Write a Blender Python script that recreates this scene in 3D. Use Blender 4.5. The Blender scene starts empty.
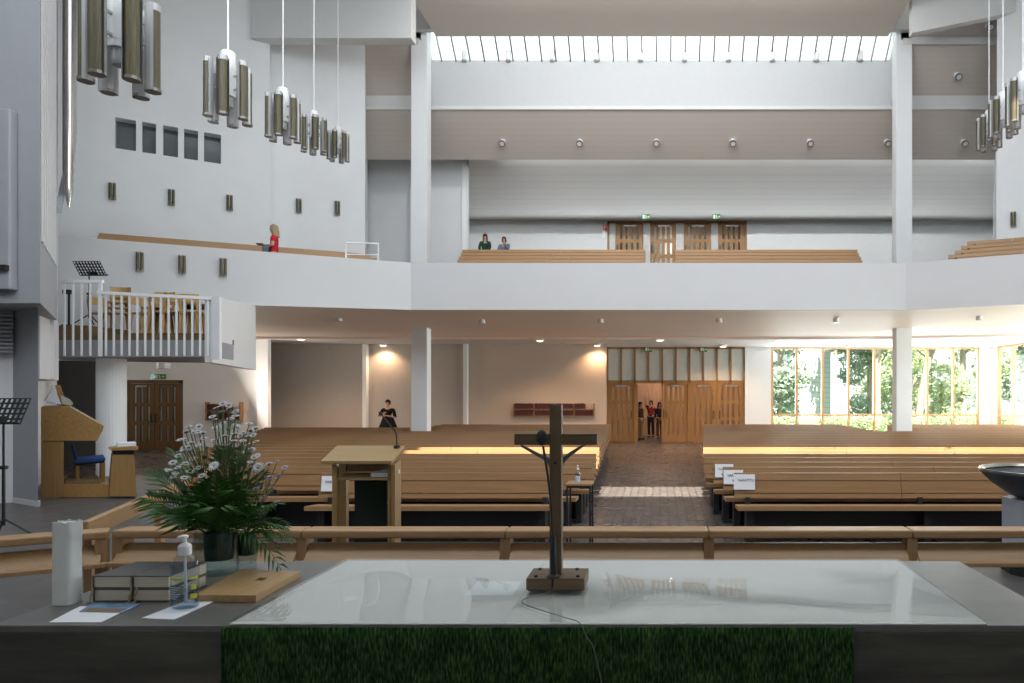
import bpy, bmesh, math, random
from mathutils import Vector, Matrix, Euler
random.seed(7)
PI = math.pi
SC = bpy.context.scene
COL = SC.collection
# ---- the camera's measure: a point at depth Y seen at (px, py) of the 1024x683 photograph
F, CX, CY, EYE = 711.0, 660.0, 394.0, 2.04
def W(px, py, Y):
    return Vector(((px - CX) * Y / F, Y, EYE - (py - CY) * Y / F))
def WX(px, Y): return (px - CX) * Y / F
def WZ(py, Y): return EYE - (py - CY) * Y / F

# ---------------------------------------------------------------- materials
def new_mat(name):
    m = bpy.data.materials.new(name); m.use_nodes = True
    nt = m.node_tree; nt.nodes.clear()
    out = nt.nodes.new('ShaderNodeOutputMaterial')
    return m, nt, out
def node(nt, t, **kw):
    n = nt.nodes.new(t)
    for k, v in kw.items():
        if k.startswith('i_'): n.inputs[k[2:].replace('_', ' ')].default_value = v
        else: setattr(n, k, v)
    return n
def c4(c): return (c[0], c[1], c[2], 1.0)
def plain(name, col, rough=0.6, metal=0.0, var=0.06, scale=6.0, bump=0.0, spec=0.5, stretch=(1, 1, 1), bscale=None, sheen=0.0):
    """painted / moulded surface: principled colour with a small noise mottling"""
    m, nt, out = new_mat(name)
    b = node(nt, 'ShaderNodeBsdfPrincipled')
    b.inputs['Roughness'].default_value = rough; b.inputs['Metallic'].default_value = metal
    b.inputs['Specular IOR Level'].default_value = spec
    if sheen: b.inputs['Sheen Weight'].default_value = sheen
    tc = node(nt, 'ShaderNodeTexCoord'); mp = node(nt, 'ShaderNodeMapping'); mp.inputs['Scale'].default_value = stretch
    nz = node(nt, 'ShaderNodeTexNoise'); nz.inputs['Scale'].default_value = scale; nz.inputs['Detail'].default_value = 4
    rp = node(nt, 'ShaderNodeValToRGB')
    rp.color_ramp.elements[0].color = c4([max(0, x * (1 - var)) for x in col]); rp.color_ramp.elements[0].position = 0.3
    rp.color_ramp.elements[1].color = c4([min(1, x * (1 + var)) for x in col]); rp.color_ramp.elements[1].position = 0.7
    L = nt.links.new
    L(tc.outputs['Object'], mp.inputs['Vector']); L(mp.outputs['Vector'], nz.inputs['Vector'])
    L(nz.outputs['Fac'], rp.inputs['Fac']); L(rp.outputs['Color'], b.inputs['Base Color'])
    if bump:
        n2 = node(nt, 'ShaderNodeTexNoise'); n2.inputs['Scale'].default_value = bscale or scale * 4; n2.inputs['Detail'].default_value = 5
        L(mp.outputs['Vector'], n2.inputs['Vector'])
        bp = node(nt, 'ShaderNodeBump'); bp.inputs['Strength'].default_value = bump; bp.inputs['Distance'].default_value = 0.01
        L(n2.outputs['Fac'], bp.inputs['Height']); L(bp.outputs['Normal'], b.inputs['Normal'])
    L(b.outputs['BSDF'], out.inputs['Surface'])
    return m
def wood(name, dark, light, rough=0.45, axis='X', fine=22.0, spec=0.4):
    """grain running along one axis of the object"""
    s = {'X': (0.7, fine, fine), 'Y': (fine, 0.7, fine), 'Z': (fine, fine, 0.7)}[axis]
    m, nt, out = new_mat(name); L = nt.links.new
    b = node(nt, 'ShaderNodeBsdfPrincipled'); b.inputs['Roughness'].default_value = rough
    b.inputs['Specular IOR Level'].default_value = spec
    tc = node(nt, 'ShaderNodeTexCoord'); mp = node(nt, 'ShaderNodeMapping'); mp.inputs['Scale'].default_value = s
    nz = node(nt, 'ShaderNodeTexNoise'); nz.inputs['Scale'].default_value = 1.6; nz.inputs['Detail'].default_value = 6; nz.inputs['Distortion'].default_value = 0.4
    rp = node(nt, 'ShaderNodeValToRGB')
    rp.color_ramp.elements[0].color = c4(dark); rp.color_ramp.elements[0].position = 0.28
    rp.color_ramp.elements[1].color = c4(light); rp.color_ramp.elements[1].position = 0.72
    L(tc.outputs['Object'], mp.inputs['Vector']); L(mp.outputs['Vector'], nz.inputs['Vector'])
    L(nz.outputs['Fac'], rp.inputs['Fac']); L(rp.outputs['Color'], b.inputs['Base Color'])
    bp = node(nt, 'ShaderNodeBump'); bp.inputs['Strength'].default_value = 0.08; bp.inputs['Distance'].default_value = 0.004
    L(nz.outputs['Fac'], bp.inputs['Height']); L(bp.outputs['Normal'], b.inputs['Normal'])
    L(b.outputs['BSDF'], out.inputs['Surface'])
    return m
def boards(name, col, pitch=0.12, var=0.05, rough=0.6):
    """painted matchboarding: thin horizontal joints"""
    m, nt, out = new_mat(name); L = nt.links.new
    b = node(nt, 'ShaderNodeBsdfPrincipled'); b.inputs['Roughness'].default_value = rough; b.inputs['Specular IOR Level'].default_value = 0.25
    tc = node(nt, 'ShaderNodeTexCoord')
    wv = node(nt, 'ShaderNodeTexWave'); wv.bands_direction = 'Z'; wv.inputs['Scale'].default_value = 0.314 / pitch; wv.inputs['Distortion'].default_value = 0
    rp = node(nt, 'ShaderNodeValToRGB')
    rp.color_ramp.elements[0].color = c4([x * (1 - var) for x in col]); rp.color_ramp.elements[0].position = 0.0
    rp.color_ramp.elements[1].color = c4(col); rp.color_ramp.elements[1].position = 0.25
    L(tc.outputs['Object'], wv.inputs['Vector']); L(wv.outputs['Fac'], rp.inputs['Fac'])
    L(rp.outputs['Color'], b.inputs['Base Color']); L(b.outputs['BSDF'], out.inputs['Surface'])
    return m
def tiles(name, c1, c2, mortar, bw=0.42, bh=0.15, rot=PI / 2, rough=0.35, msize=0.006):
    m, nt, out = new_mat(name); L = nt.links.new
    b = node(nt, 'ShaderNodeBsdfPrincipled'); b.inputs['Roughness'].default_value = rough; b.inputs['Specular IOR Level'].default_value = 0.5
    tc = node(nt, 'ShaderNodeTexCoord'); mp = node(nt, 'ShaderNodeMapping'); mp.inputs['Rotation'].default_value = (0, 0, rot)
    br = node(nt, 'ShaderNodeTexBrick'); br.inputs['Scale'].default_value = 1.0
    br.inputs['Brick Width'].default_value = bw; br.inputs['Row Height'].default_value = bh; br.inputs['Mortar Size'].default_value = msize
    br.inputs['Color1'].default_value = c4(c1); br.inputs['Color2'].default_value = c4(c2); br.inputs['Mortar'].default_value = c4(mortar)
    nz = node(nt, 'ShaderNodeTexNoise'); nz.inputs['Scale'].default_value = 3.0; nz.inputs['Detail'].default_value = 4
    rr = node(nt, 'ShaderNodeMapRange'); rr.inputs['To Min'].default_value = rough - 0.08; rr.inputs['To Max'].default_value = rough + 0.12
    L(tc.outputs['Object'], mp.inputs['Vector']); L(mp.outputs['Vector'], br.inputs['Vector']); L(tc.outputs['Object'], nz.inputs['Vector'])
    L(nz.outputs['Fac'], rr.inputs['Value']); L(rr.outputs['Result'], b.inputs['Roughness'])
    L(br.outputs['Color'], b.inputs['Base Color'])
    bp = node(nt, 'ShaderNodeBump'); bp.inputs['Strength'].default_value = 0.25; bp.inputs['Distance'].default_value = 0.004; bp.invert = True
    L(br.outputs['Fac'], bp.inputs['Height']); L(bp.outputs['Normal'], b.inputs['Normal'])
    L(b.outputs['BSDF'], out.inputs['Surface'])
    return m
def clear(name, tint=(0.95, 0.98, 0.96), rough=0.02, ior=1.5):
    """thin clear sheet: see-through with a mirror sheen that grows at grazing angles"""
    m, nt, out = new_mat(name); L = nt.links.new
    t = node(nt, 'ShaderNodeBsdfTransparent'); t.inputs['Color'].default_value = c4(tint)
    g = node(nt, 'ShaderNodeBsdfGlossy'); g.inputs['Roughness'].default_value = rough
    fr = node(nt, 'ShaderNodeFresnel'); fr.inputs['IOR'].default_value = ior
    mx = node(nt, 'ShaderNodeMixShader')
    ge = node(nt, 'ShaderNodeNewGeometry'); iv = node(nt, 'ShaderNodeMath', operation='SUBTRACT'); iv.inputs[0].default_value = 1.0
    ml = node(nt, 'ShaderNodeMath', operation='MULTIPLY')          # the sheen sits on the outer face only
    L(ge.outputs['Backfacing'], iv.inputs[1]); L(fr.outputs['Fac'], ml.inputs[0]); L(iv.outputs[0], ml.inputs[1])
    L(ml.outputs[0], mx.inputs['Fac']); L(t.outputs['BSDF'], mx.inputs[1]); L(g.outputs['BSDF'], mx.inputs[2])
    L(mx.outputs['Shader'], out.inputs['Surface'])
    return m
def lamp_mat(name, col, strength):
    m, nt, out = new_mat(name)
    e = node(nt, 'ShaderNodeEmission'); e.inputs['Color'].default_value = c4(col); e.inputs['Strength'].default_value = strength
    nt.links.new(e.outputs['Emission'], out.inputs['Surface'])
    return m

M = {}
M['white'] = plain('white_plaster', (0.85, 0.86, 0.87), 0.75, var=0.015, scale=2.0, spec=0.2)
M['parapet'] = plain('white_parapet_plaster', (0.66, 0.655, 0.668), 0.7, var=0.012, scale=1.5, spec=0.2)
M['warmwhite'] = boards('warm_white_boarding', (0.60, 0.545, 0.485), 0.14, 0.04)
M['coveboards'] = boards('grey_white_boarding', (0.58, 0.575, 0.555), 0.16, 0.06)
M['soffit'] = boards('soffit_boarding', (0.84, 0.75, 0.67), 0.14, 0.03)
M['beige'] = plain('lamp_tinted_plaster', (0.60, 0.515, 0.44), 0.75, var=0.015, scale=2.0, spec=0.2)  # warm, dim lamplight put into the colour of this wall's plaster
M['ceil'] = plain('ceiling_paint', (0.72, 0.72, 0.71), 0.8, var=0.012, spec=0.15)
M['well'] = plain('skylight_well_paint', (0.60, 0.61, 0.62), 0.8, var=0.01, spec=0.15)
M['greypanel'] = plain('grey_partition_panel', (0.52, 0.485, 0.45), 0.7, var=0.02, spec=0.2)
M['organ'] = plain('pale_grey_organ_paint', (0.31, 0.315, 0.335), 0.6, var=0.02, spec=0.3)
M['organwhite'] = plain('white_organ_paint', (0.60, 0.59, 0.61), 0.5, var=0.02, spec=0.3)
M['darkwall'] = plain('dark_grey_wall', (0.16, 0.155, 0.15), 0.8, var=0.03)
M['floor'] = tiles('brown_floor_tiles', (0.098, 0.086, 0.083), (0.13, 0.112, 0.107), (0.035, 0.03, 0.03), 0.45, 0.15, PI / 2, 0.27, .009)
M['podium'] = tiles('grey_podium_tiles', (0.075, 0.069, 0.067), (0.088, 0.081, 0.078), (0.12, 0.115, 0.11), 1.1, 0.5, 0.5, 0.4, 0.006)
M['pew'] = wood('pew_wood', (0.25, 0.136, 0.060), (0.325, 0.184, 0.086), 0.42)
M['pewseat'] = wood('pew_seat_wood', (0.28, 0.152, 0.07), (0.36, 0.206, 0.10), 0.42)
M['bench'] = wood('balcony_bench_wood', (0.40, 0.235, 0.115), (0.51, 0.315, 0.165), 0.4)
M['oak'] = wood('oak_door_wood', (0.27, 0.135, 0.045), (0.40, 0.21, 0.08), 0.45, 'Z')
M['darkoak'] = wood('dark_oak_door_wood', (0.15, 0.085, 0.035), (0.22, 0.125, 0.055), 0.5, 'Z')
M['oakrail'] = wood('oak_rail_wood', (0.30, 0.175, 0.083), (0.39, 0.235, 0.118), 0.4)
M['oakrailv'] = wood('oak_post_wood', (0.28, 0.16, 0.075), (0.36, 0.215, 0.105), 0.42, 'Z')
M['frame'] = wood('window_frame_wood', (0.50, 0.27, 0.10), (0.62, 0.36, 0.16), 0.45, 'Z')
M['lectern'] = wood('lectern_wood', (0.255, 0.162, 0.06), (0.325, 0.21, 0.085), 0.42)
M['lecternv'] = wood('lectern_wood_upright', (0.235, 0.14, 0.052), (0.30, 0.185, 0.073), 0.42, 'Z')
M['console'] = wood('console_wood', (0.31, 0.17, 0.055), (0.40, 0.23, 0.085), 0.42, 'Y', 14)
M['consolev'] = wood('console_wood_upright', (0.29, 0.16, 0.055), (0.38, 0.22, 0.085), 0.42, 'Z', 14)
M['boardwood'] = wood('chopping_board_wood', (0.36, 0.22, 0.095), (0.47, 0.30, 0.14), 0.4, 'Y', 26)
M['cross'] = wood('weathered_cross_wood', (0.10, 0.062, 0.030), (0.165, 0.105, 0.052), 0.6, 'Z', 30)
M['crossx'] = wood('weathered_cross_wood_bar', (0.095, 0.06, 0.031), (0.155, 0.10, 0.052), 0.6, 'X', 30)
M['chairwood'] = wood('bentwood_birch', (0.44, 0.27, 0.10), (0.58, 0.38, 0.17), 0.4, 'Z')
M['riserwood'] = wood('riser_wood', (0.17, 0.115, 0.055), (0.23, 0.155, 0.075), 0.6)
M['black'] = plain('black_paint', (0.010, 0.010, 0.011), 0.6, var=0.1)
M['blackmetal'] = plain('black_metal', (0.018, 0.018, 0.02), 0.4, metal=0.3, var=0.1)
M['steel'] = plain('brushed_steel', (0.55, 0.55, 0.56), 0.3, metal=1.0, var=0.05)
M['pipe'] = plain('organ_pipe_metal', (0.62, 0.58, 0.56), 0.22, metal=1.0, var=0.05, stretch=(1, 1, .2))
M['lampshell'] = plain('lamp_shell_metal', (0.44, 0.435, 0.435), 0.45, metal=0.4, var=0.04)
M['lampgold'] = plain('lamp_gold_grille', (0.088, 0.074, 0.033), 0.45, var=0.4, scale=30, stretch=(3, 3, .15))
M['lampwhite'] = plain('lamp_white_enamel', (0.80, 0.80, 0.81), 0.4, var=0.01)
M['lampcap'] = plain('lamp_cap_metal', (0.22, 0.205, 0.19), 0.35, metal=0.7)
M['stone'] = plain('dark_altar_stone', (0.062, 0.058, 0.048), 0.42, var=0.45, scale=5, bump=0.2, stretch=(0.5, 3, 3))
M['stonetop'] = plain('honed_altar_top', (0.125, 0.123, 0.116), 0.32, var=0.12, scale=7, bump=0.03)
M['fontstone'] = plain('dark_font_bowl', (0.035, 0.037, 0.042), 0.35, var=0.2, scale=14, bump=0.1)
M['fontcol'] = plain('blue_grey_font_column', (0.36, 0.38, 0.44), 0.4, var=0.05)
M['fontmetal'] = plain('font_basin_metal', (0.62, 0.60, 0.50), 0.15, metal=0.9, var=0.05)
M['linen'] = plain('white_linen', (0.63, 0.62, 0.605), 0.9, var=0.02, scale=60, bump=0.05)
M['paper'] = plain('white_paper', (0.78, 0.79, 0.82), 0.8, var=0.01)
M['ink'] = plain('black_ink', (0.03, 0.03, 0.035), 0.8)
M['bluepic'] = plain('printed_picture', (0.14, 0.24, 0.40), 0.5, var=0.6, scale=18)
M['wax'] = plain('white_wax', (0.74, 0.75, 0.74), 0.45, var=0.03, scale=20, bump=0.06)
M['bookcover'] = plain('grey_book_cloth', (0.10, 0.095, 0.095), 0.75, var=0.06, scale=40, bump=0.05)
M['pages'] = plain('cream_page_edges', (0.52, 0.48, 0.38), 0.8, var=0.08, scale=8, stretch=(1, 1, 60))
M['ribbon'] = plain('yellowed_ribbon', (0.38, 0.30, 0.16), 0.7, var=0.2)
M['hymnal'] = plain('dark_red_book', (0.07, 0.015, 0.018), 0.6, var=0.25, scale=30)
M['plasticwhite'] = plain('white_plastic', (0.78, 0.79, 0.80), 0.35, var=0.01)
M['labelyellow'] = plain('yellow_print', (0.60, 0.58, 0.05), 0.5)
M['labelgrey'] = plain('grey_print', (0.42, 0.47, 0.54), 0.6)
M['greenliner'] = plain('dark_green_pot', (0.012, 0.032, 0.024), 0.35, var=0.15, scale=15)
M['greencloth'] = None
M['paramentgreen'] = plain('dark_green_cloth', (0.012, 0.028, 0.018), 0.9, var=0.1, scale=50)
M['leaf'] = plain('palm_leaf', (0.035, 0.105, 0.016), 0.5, var=0.45, scale=9, spec=0.25)
M['stem'] = plain('green_stem', (0.06, 0.11, 0.03), 0.6, var=0.3)
M['petal'] = plain('white_petal', (0.78, 0.77, 0.80), 0.7, var=0.05, scale=40)
M['petalpink'] = plain('lilac_petal', (0.60, 0.47, 0.58), 0.7, var=0.15, scale=40)
M['petalorange'] = plain('orange_petal', (0.62, 0.22, 0.06), 0.6, var=0.1)
M['core'] = plain('flower_centre', (0.30, 0.22, 0.05), 0.8)
M['blue'] = plain('blue_upholstery', (0.03, 0.08, 0.30), 0.85, var=0.1, scale=60)
M['exitgreen'] = plain('green_exit_sign', (0.05, 0.20, 0.035), 0.5, var=0.02)
M['signwhite'] = plain('sign_white', (0.80, 0.82, 0.75), 0.5)
M['red'] = plain('red_enamel', (0.55, 0.02, 0.03), 0.4)
M['skin'] = plain('skin', (0.52, 0.30, 0.22), 0.55, var=0.06, scale=20)
M['bronze'] = plain('dull_bronze', (0.10, 0.115, 0.115), 0.4, metal=0.6, var=0.2, scale=40)
M['glass'] = clear('window_glass', (0.93, 0.96, 0.95), 0.0, 1.25)
M['altarglass'] = clear('altar_plate_glass', (0.955, 0.97, 0.963), 0.012, 1.52)
M['bottle'] = clear('clear_bottle_plastic', (0.78, 0.83, 0.87), 0.06, 1.6)
M['labelsheet'] = clear('clear_label_film', (0.72, 0.76, 0.79), 0.4, 1.3)
M['vaseglass'] = clear('thick_vase_glass', (0.80, 0.86, 0.85), 0.03, 1.5)
M['greyglass'] = plain('grey_niche_glass', (0.12, 0.14, 0.145), 0.12, var=0.1, scale=1.0)
M['transom'] = plain('frosted_transom_glass', (0.55, 0.56, 0.53), 0.35, var=0.03)
M['lobbywood'] = wood('lobby_wood_panelling', (0.42, 0.24, 0.17), (0.55, 0.34, 0.25), 0.6, 'Z', 8)
M['lit'] = lamp_mat('lit_warm_lamp', (1.0, 0.74, 0.45), 9.0)
M['litpale'] = lamp_mat('lit_green_pilot', (0.5, 0.9, 0.8), 0.35)

# woven rug of the antependium: tufted vertical ribs
def rug():
    m, nt, out = new_mat('green_tufted_weave'); L = nt.links.new
    b = node(nt, 'ShaderNodeBsdfPrincipled'); b.inputs['Roughness'].default_value = 0.95; b.inputs['Specular IOR Level'].default_value = 0.1
    tc = node(nt, 'ShaderNodeTexCoord'); mp = node(nt, 'ShaderNodeMapping'); mp.inputs['Scale'].default_value = (170, 1, 36)
    nz = node(nt, 'ShaderNodeTexNoise'); nz.inputs['Scale'].default_value = 1.0; nz.inputs['Detail'].default_value = 3
    m2 = node(nt, 'ShaderNodeMapping'); m2.inputs['Scale'].default_value = (16, 1, 9)
    n2 = node(nt, 'ShaderNodeTexNoise'); n2.inputs['Scale'].default_value = 1.0
    rp = node(nt, 'ShaderNodeValToRGB')
    e = rp.color_ramp.elements
    e[0].position = 0.35; e[0].color = (0.008, 0.020, 0.009, 1)
    e[1].position = 0.72; e[1].color = (0.085, 0.145, 0.040, 1)
    mid = e.new(0.52); mid.color = (0.024, 0.060, 0.018, 1)
    ad = node(nt, 'ShaderNodeMath', operation='MULTIPLY_ADD'); ad.inputs[1].default_value = 0.3; 
    L(tc.outputs['Object'], mp.inputs['Vector']); L(tc.outputs['Object'], m2.inputs['Vector'])
    L(mp.outputs['Vector'], nz.inputs['Vector']); L(m2.outputs['Vector'], n2.inputs['Vector'])
    sb = node(nt, 'ShaderNodeMath', operation='SUBTRACT'); sb.inputs[1].default_value = 0.5
    L(n2.outputs['Fac'], sb.inputs[0]); L(sb.outputs[0], ad.inputs[0]); L(nz.outputs['Fac'], ad.inputs[2])
    L(ad.outputs[0], rp.inputs['Fac']); L(rp.outputs['Color'], b.inputs['Base Color'])
    bp = node(nt, 'ShaderNodeBump'); bp.inputs['Strength'].default_value = 0.8; bp.inputs['Distance'].default_value = 0.01
    L(nz.outputs['Fac'], bp.inputs['Height']); L(bp.outputs['Normal'], b.inputs['Normal'])
    L(b.outputs['BSDF'], out.inputs['Surface'])
    return m
M['greencloth'] = rug()

# ---------------------------------------------------------------- mesh helpers
ROOTM = {}
def root_of(o):
    while o.parent is not None: o = o.parent
    return o
class MB:
    def __init__(self): self.bm = bmesh.new()
    def _face(self, vs):
        try: return self.bm.faces.new(vs)
        except ValueError: return None
    def verts(self, pts): return [self.bm.verts.new(p) for p in pts]
    def hexa(self, p):
        v = self.verts(p)
        for f in ((0, 3, 2, 1), (4, 5, 6, 7), (0, 1, 5, 4), (1, 2, 6, 5), (2, 3, 7, 6), (3, 0, 4, 7)): self._face([v[i] for i in f])
        return self
    def box(self, x0, x1, y0, y1, z0, z1):
        return self.hexa([(x0, y0, z0), (x1, y0, z0), (x1, y1, z0), (x0, y1, z0), (x0, y0, z1), (x1, y0, z1), (x1, y1, z1), (x0, y1, z1)])
    def prism(self, poly, vec):
        """solid from a 3-D polygon swept along vec"""
        vec = Vector(vec); a = self.verts([Vector(p) for p in poly]); b = self.verts([Vector(p) + vec for p in poly]); n = len(a)
        self._face(a[::-1]); self._face(b)
        for i in range(n): self._face([a[i], a[(i + 1) % n], b[(i + 1) % n], b[i]])
        return self
    def wall(self, p, q, z0, z1, t):
        """upright slab from plan point p to q, thickness t towards its left hand side"""
        p = Vector((p[0], p[1], 0)); q = Vector((q[0], q[1], 0)); d = (q - p).normalized(); n = Vector((-d.y, d.x, 0)) * t
        z0 = z0 if isinstance(z0, tuple) else (z0, z0); z1 = z1 if isinstance(z1, tuple) else (z1, z1)
        def at(v, z): return (v.x, v.y, z)
        return self.hexa([at(p, z0[0]), at(q, z0[1]), at(q + n, z0[1]), at(p + n, z0[0]), at(p, z1[0]), at(q, z1[1]), at(q + n, z1[1]), at(p + n, z1[0])])
    def beam(self, p, q, w, h, up=(0, 0, 1)):
        """rectangular bar from p to q: w across, h along up"""
        p = Vector(p); q = Vector(q); d = (q - p).normalized(); up = Vector(up)
        s = d.cross(up)
        if s.length < 1e-4: s = d.cross(Vector((0, 1, 0)))
        s.normalize(); u = s.cross(d).normalized(); s *= w / 2; u *= h / 2
        return self.hexa([p - s - u, p + s - u, q + s - u, q - s - u, p - s + u, p + s + u, q + s + u, q - s + u])
    def cyl(self, p, q, r0, r1=None, n=12, caps=True):
        r1 = r0 if r1 is None else r1
        p = Vector(p); q = Vector(q); d = (q - p).normalized()
        a = d.orthogonal().normalized(); b = d.cross(a)
        ra = [self.bm.verts.new(p + (a * math.cos(t) + b * math.sin(t)) * r0) for t in [2 * PI * i / n for i in range(n)]]
        rb = [self.bm.verts.new(q + (a * math.cos(t) + b * math.sin(t)) * r1) for t in [2 * PI * i / n for i in range(n)]]
        for i in range(n): self._face([ra[i], ra[(i + 1) % n], rb[(i + 1) % n], rb[i]])
        if caps: self._face(ra[::-1]); self._face(rb)
        return self
    def tube(self, pts, r, n=8):
        pts = [Vector(p) for p in pts]; rings = []; a = None
        for i, p in enumerate(pts):
            d = (pts[min(i + 1, len(pts) - 1)] - pts[max(i - 1, 0)]).normalized()
            a = (a - d * a.dot(d)).normalized() if a is not None and (a - d * a.dot(d)).length > 1e-5 else d.orthogonal().normalized()
            b = d.cross(a); rr = r[i] if isinstance(r, (list, tuple)) else r
            rings.append([self.bm.verts.new(p + (a * math.cos(2 * PI * k / n) + b * math.sin(2 * PI * k / n)) * rr) for k in range(n)])
        for u, v in zip(rings, rings[1:]):
            for k in range(n): self._face([u[k], u[(k + 1) % n], v[(k + 1) % n], v[k]])
        self._face(rings[0][::-1]); self._face(rings[-1])
        return self
    def lathe(self, prof, c=(0, 0, 0), n=24, a0=0, a1=2 * PI, sx=1, sy=1):
        full = abs(a1 - a0 - 2 * PI) < 1e-6; m = n if full else n + 1; rings = []
        for r, z in prof:
            if r < 1e-6 and full: rings.append([self.bm.verts.new((c[0], c[1], c[2] + z))]); continue
            rings.append([self.bm.verts.new((c[0] + sx * r * math.cos(a0 + (a1 - a0) * k / n), c[1] + sy * r * math.sin(a0 + (a1 - a0) * k / n), c[2] + z)) for k in range(m)])
        for u, v in zip(rings, rings[1:]):
            for k in range(m if full else m - 1):
                k2 = (k + 1) % m
                if len(u) == 1 and len(v) == 1: continue
                if len(u) == 1: self._face([u[0], v[k2], v[k]])
                elif len(v) == 1: self._face([u[k], u[k2], v[0]])
                else: self._face([u[k], u[k2], v[k2], v[k]])
        return self
    def ball(self, c, r, nu=12, nv=8):
        r = r if isinstance(r, (tuple, list)) else (r, r, r)
        m = Matrix.Translation(Vector(c)) @ Matrix.Diagonal((r[0], r[1], r[2], 1))
        bmesh.ops.create_uvsphere(self.bm, u_segments=nu, v_segments=nv, radius=1.0, matrix=m)
        return self
    def quad(self, a, b, c, d): self._face(self.verts([a, b, c, d])); return self
    def grid(self, fn, nu, nv):
        g = [[self.bm.verts.new(fn(i / nu, j / nv)) for j in range(nv + 1)] for i in range(nu + 1)]
        for i in range(nu):
            for j in range(nv): self._face([g[i][j], g[i + 1][j], g[i + 1][j + 1], g[i][j + 1]])
        return self
    def build(self, name, mat, parent=None, smooth=False, bevel=0.0, kind=None, label=None, local=False):
        bm = self.bm
        bmesh.ops.recalc_face_normals(bm, faces=bm.faces[:])
        me = bpy.data.meshes.new(name)
        if parent is not None and not local:
            bm.transform(ROOTM[root_of(parent).name].inverted())
        bm.to_mesh(me); bm.free(); me.materials.append(mat)
        if smooth:
            for p in me.polygons: p.use_smooth = True
        o = bpy.data.objects.new(name, me); COL.objects.link(o)
        if parent is not None: o.parent = parent
        else: ROOTM[o.name] = Matrix.Identity(4)
        if bevel:
            b = o.modifiers.new('edge', 'BEVEL'); b.width = bevel; b.segments = 2; b.limit_method = 'ANGLE'; b.angle_limit = math.radians(40)
        if kind: o['kind'] = kind
        if label: o['label'] = label
        return o
def tag(o, label, cat, group=None):
    o['label'] = label; o['category'] = cat
    if group: o['group'] = group
    return o
def thing(name, loc, label, cat, group=None, rz=0.0):
    o = bpy.data.objects.new(name, None); COL.objects.link(o)
    o.empty_display_size = 0.1; o.location = loc; o.rotation_euler = (0, 0, rz)
    ROOTM[o.name] = Matrix.Translation(Vector(loc)) @ Matrix.Rotation(rz, 4, 'Z')
    return tag(o, label, cat, group)
def solo(name, mb, mat, label, cat, group=None, **kw):
    """a thing that is one mesh; its origin is moved to its base"""
    o = mb.build(name, mat, None, **kw)
    me = o.data
    xs = [v.co.x for v in me.vertices]; ys = [v.co.y for v in me.vertices]; zs = [v.co.z for v in me.vertices]
    c = Vector(((min(xs) + max(xs)) / 2, (min(ys) + max(ys)) / 2, min(zs)))
    me.transform(Matrix.Translation(-c)); o.location = c
    ROOTM[o.name] = Matrix.Translation(c)
    return tag(o, label, cat, group)
def struct(name, mb, mat, **kw): return mb.build(name, mat, None, kind='structure', **kw)
def part_struct(name, mb, mat, parent, **kw): return mb.build(name, mat, parent, **kw)
def copy_tree(o, parent=None):
    c = o.copy(); COL.objects.link(c)
    if parent is not None: c.parent = parent
    for ch in [x for x in o.children]: copy_tree(ch, c)
    return c
ORD = ['front', 'second', 'third', 'fourth', 'fifth', 'sixth', 'seventh', 'eighth', 'ninth', 'tenth', 'eleventh', 'twelfth', 'thirteenth', 'fourteenth', 'fifteenth', 'sixteenth', 'seventeenth', 'eighteenth', 'nineteenth', 'twentieth', 'twenty-first', 'twenty-second', 'twenty-third']
def text_mesh(s, size, loc, mat, name, parent, thick=0.0006, rot=(PI / 2, 0, 0)):
    cu = bpy.data.curves.new(name, 'FONT'); cu.body = s; cu.size = size; cu.align_x = 'CENTER'; cu.align_y = 'CENTER'; cu.extrude = thick
    t = bpy.data.objects.new(name, cu); COL.objects.link(t)
    dg = bpy.context.evaluated_depsgraph_get()
    me = bpy.data.meshes.new_from_object(t.evaluated_get(dg))
    bpy.data.objects.remove(t); bpy.data.curves.remove(cu)
    me.transform(Matrix.Translation(Vector(loc)) @ Euler(rot).to_matrix().to_4x4())
    me.transform(ROOTM[root_of(parent).name].inverted())
    me.materials.clear(); me.materials.append(mat)
    o = bpy.data.objects.new(name, me); COL.objects.link(o); o.parent = parent
    return o
# ================================================================ the building
ZR = 13.1                                            # underside of the roof
PL = [(-14.75, 14.585), (-6.48, 18.5), (6.40, 18.5), (14.6, 14.62)]   # plan line of the balcony front
def lerp(a, b, t): return (a[0] + (b[0] - a[0]) * t, a[1] + (b[1] - a[1]) * t)
struct('floor', MB().box(-21, 14.4, 6.5, 36.5, -0.3, 0.0), M['floor'])
pod = [(-21, -4, 0), (14, -4, 0), (14, 7.4, 0), (-4.75, 7.4, 0), (-8.4, 14.6, 0), (-21, 14.6, 0)]
struct('floor_podium', MB().prism([(x, y, 0.004) for x, y, z in pod], (0, 0, 0.356)), M['podium'])

# --- outer walls
struct('wall_front', MB().box(-21, 14.4, -4.3, -4.0, 0, 14.5), M['white'])
struct('wall_left', MB().box(-21.3, -21, -4.3, 26.2, 0, 14.5), M['white'])
# right wall: pier-and-window bays under the wing, solid above
rw = MB(); rw.box(14.0, 14.4, -4.3, 12.0, 0, 14.5); rw.box(14.0, 14.4, 12.0, 31, 4.02, 14.5); rw.box(14.0, 14.4, 12, 31, -0.3, 0.35)
rw.box(14.0, 14.4, 12.0, 12.6, 0.3, 4.1); rw.box(14.0, 14.4, 21.0, 21.6, 0.3, 4.1)
struct('wall_right', rw, M['white'])
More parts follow.
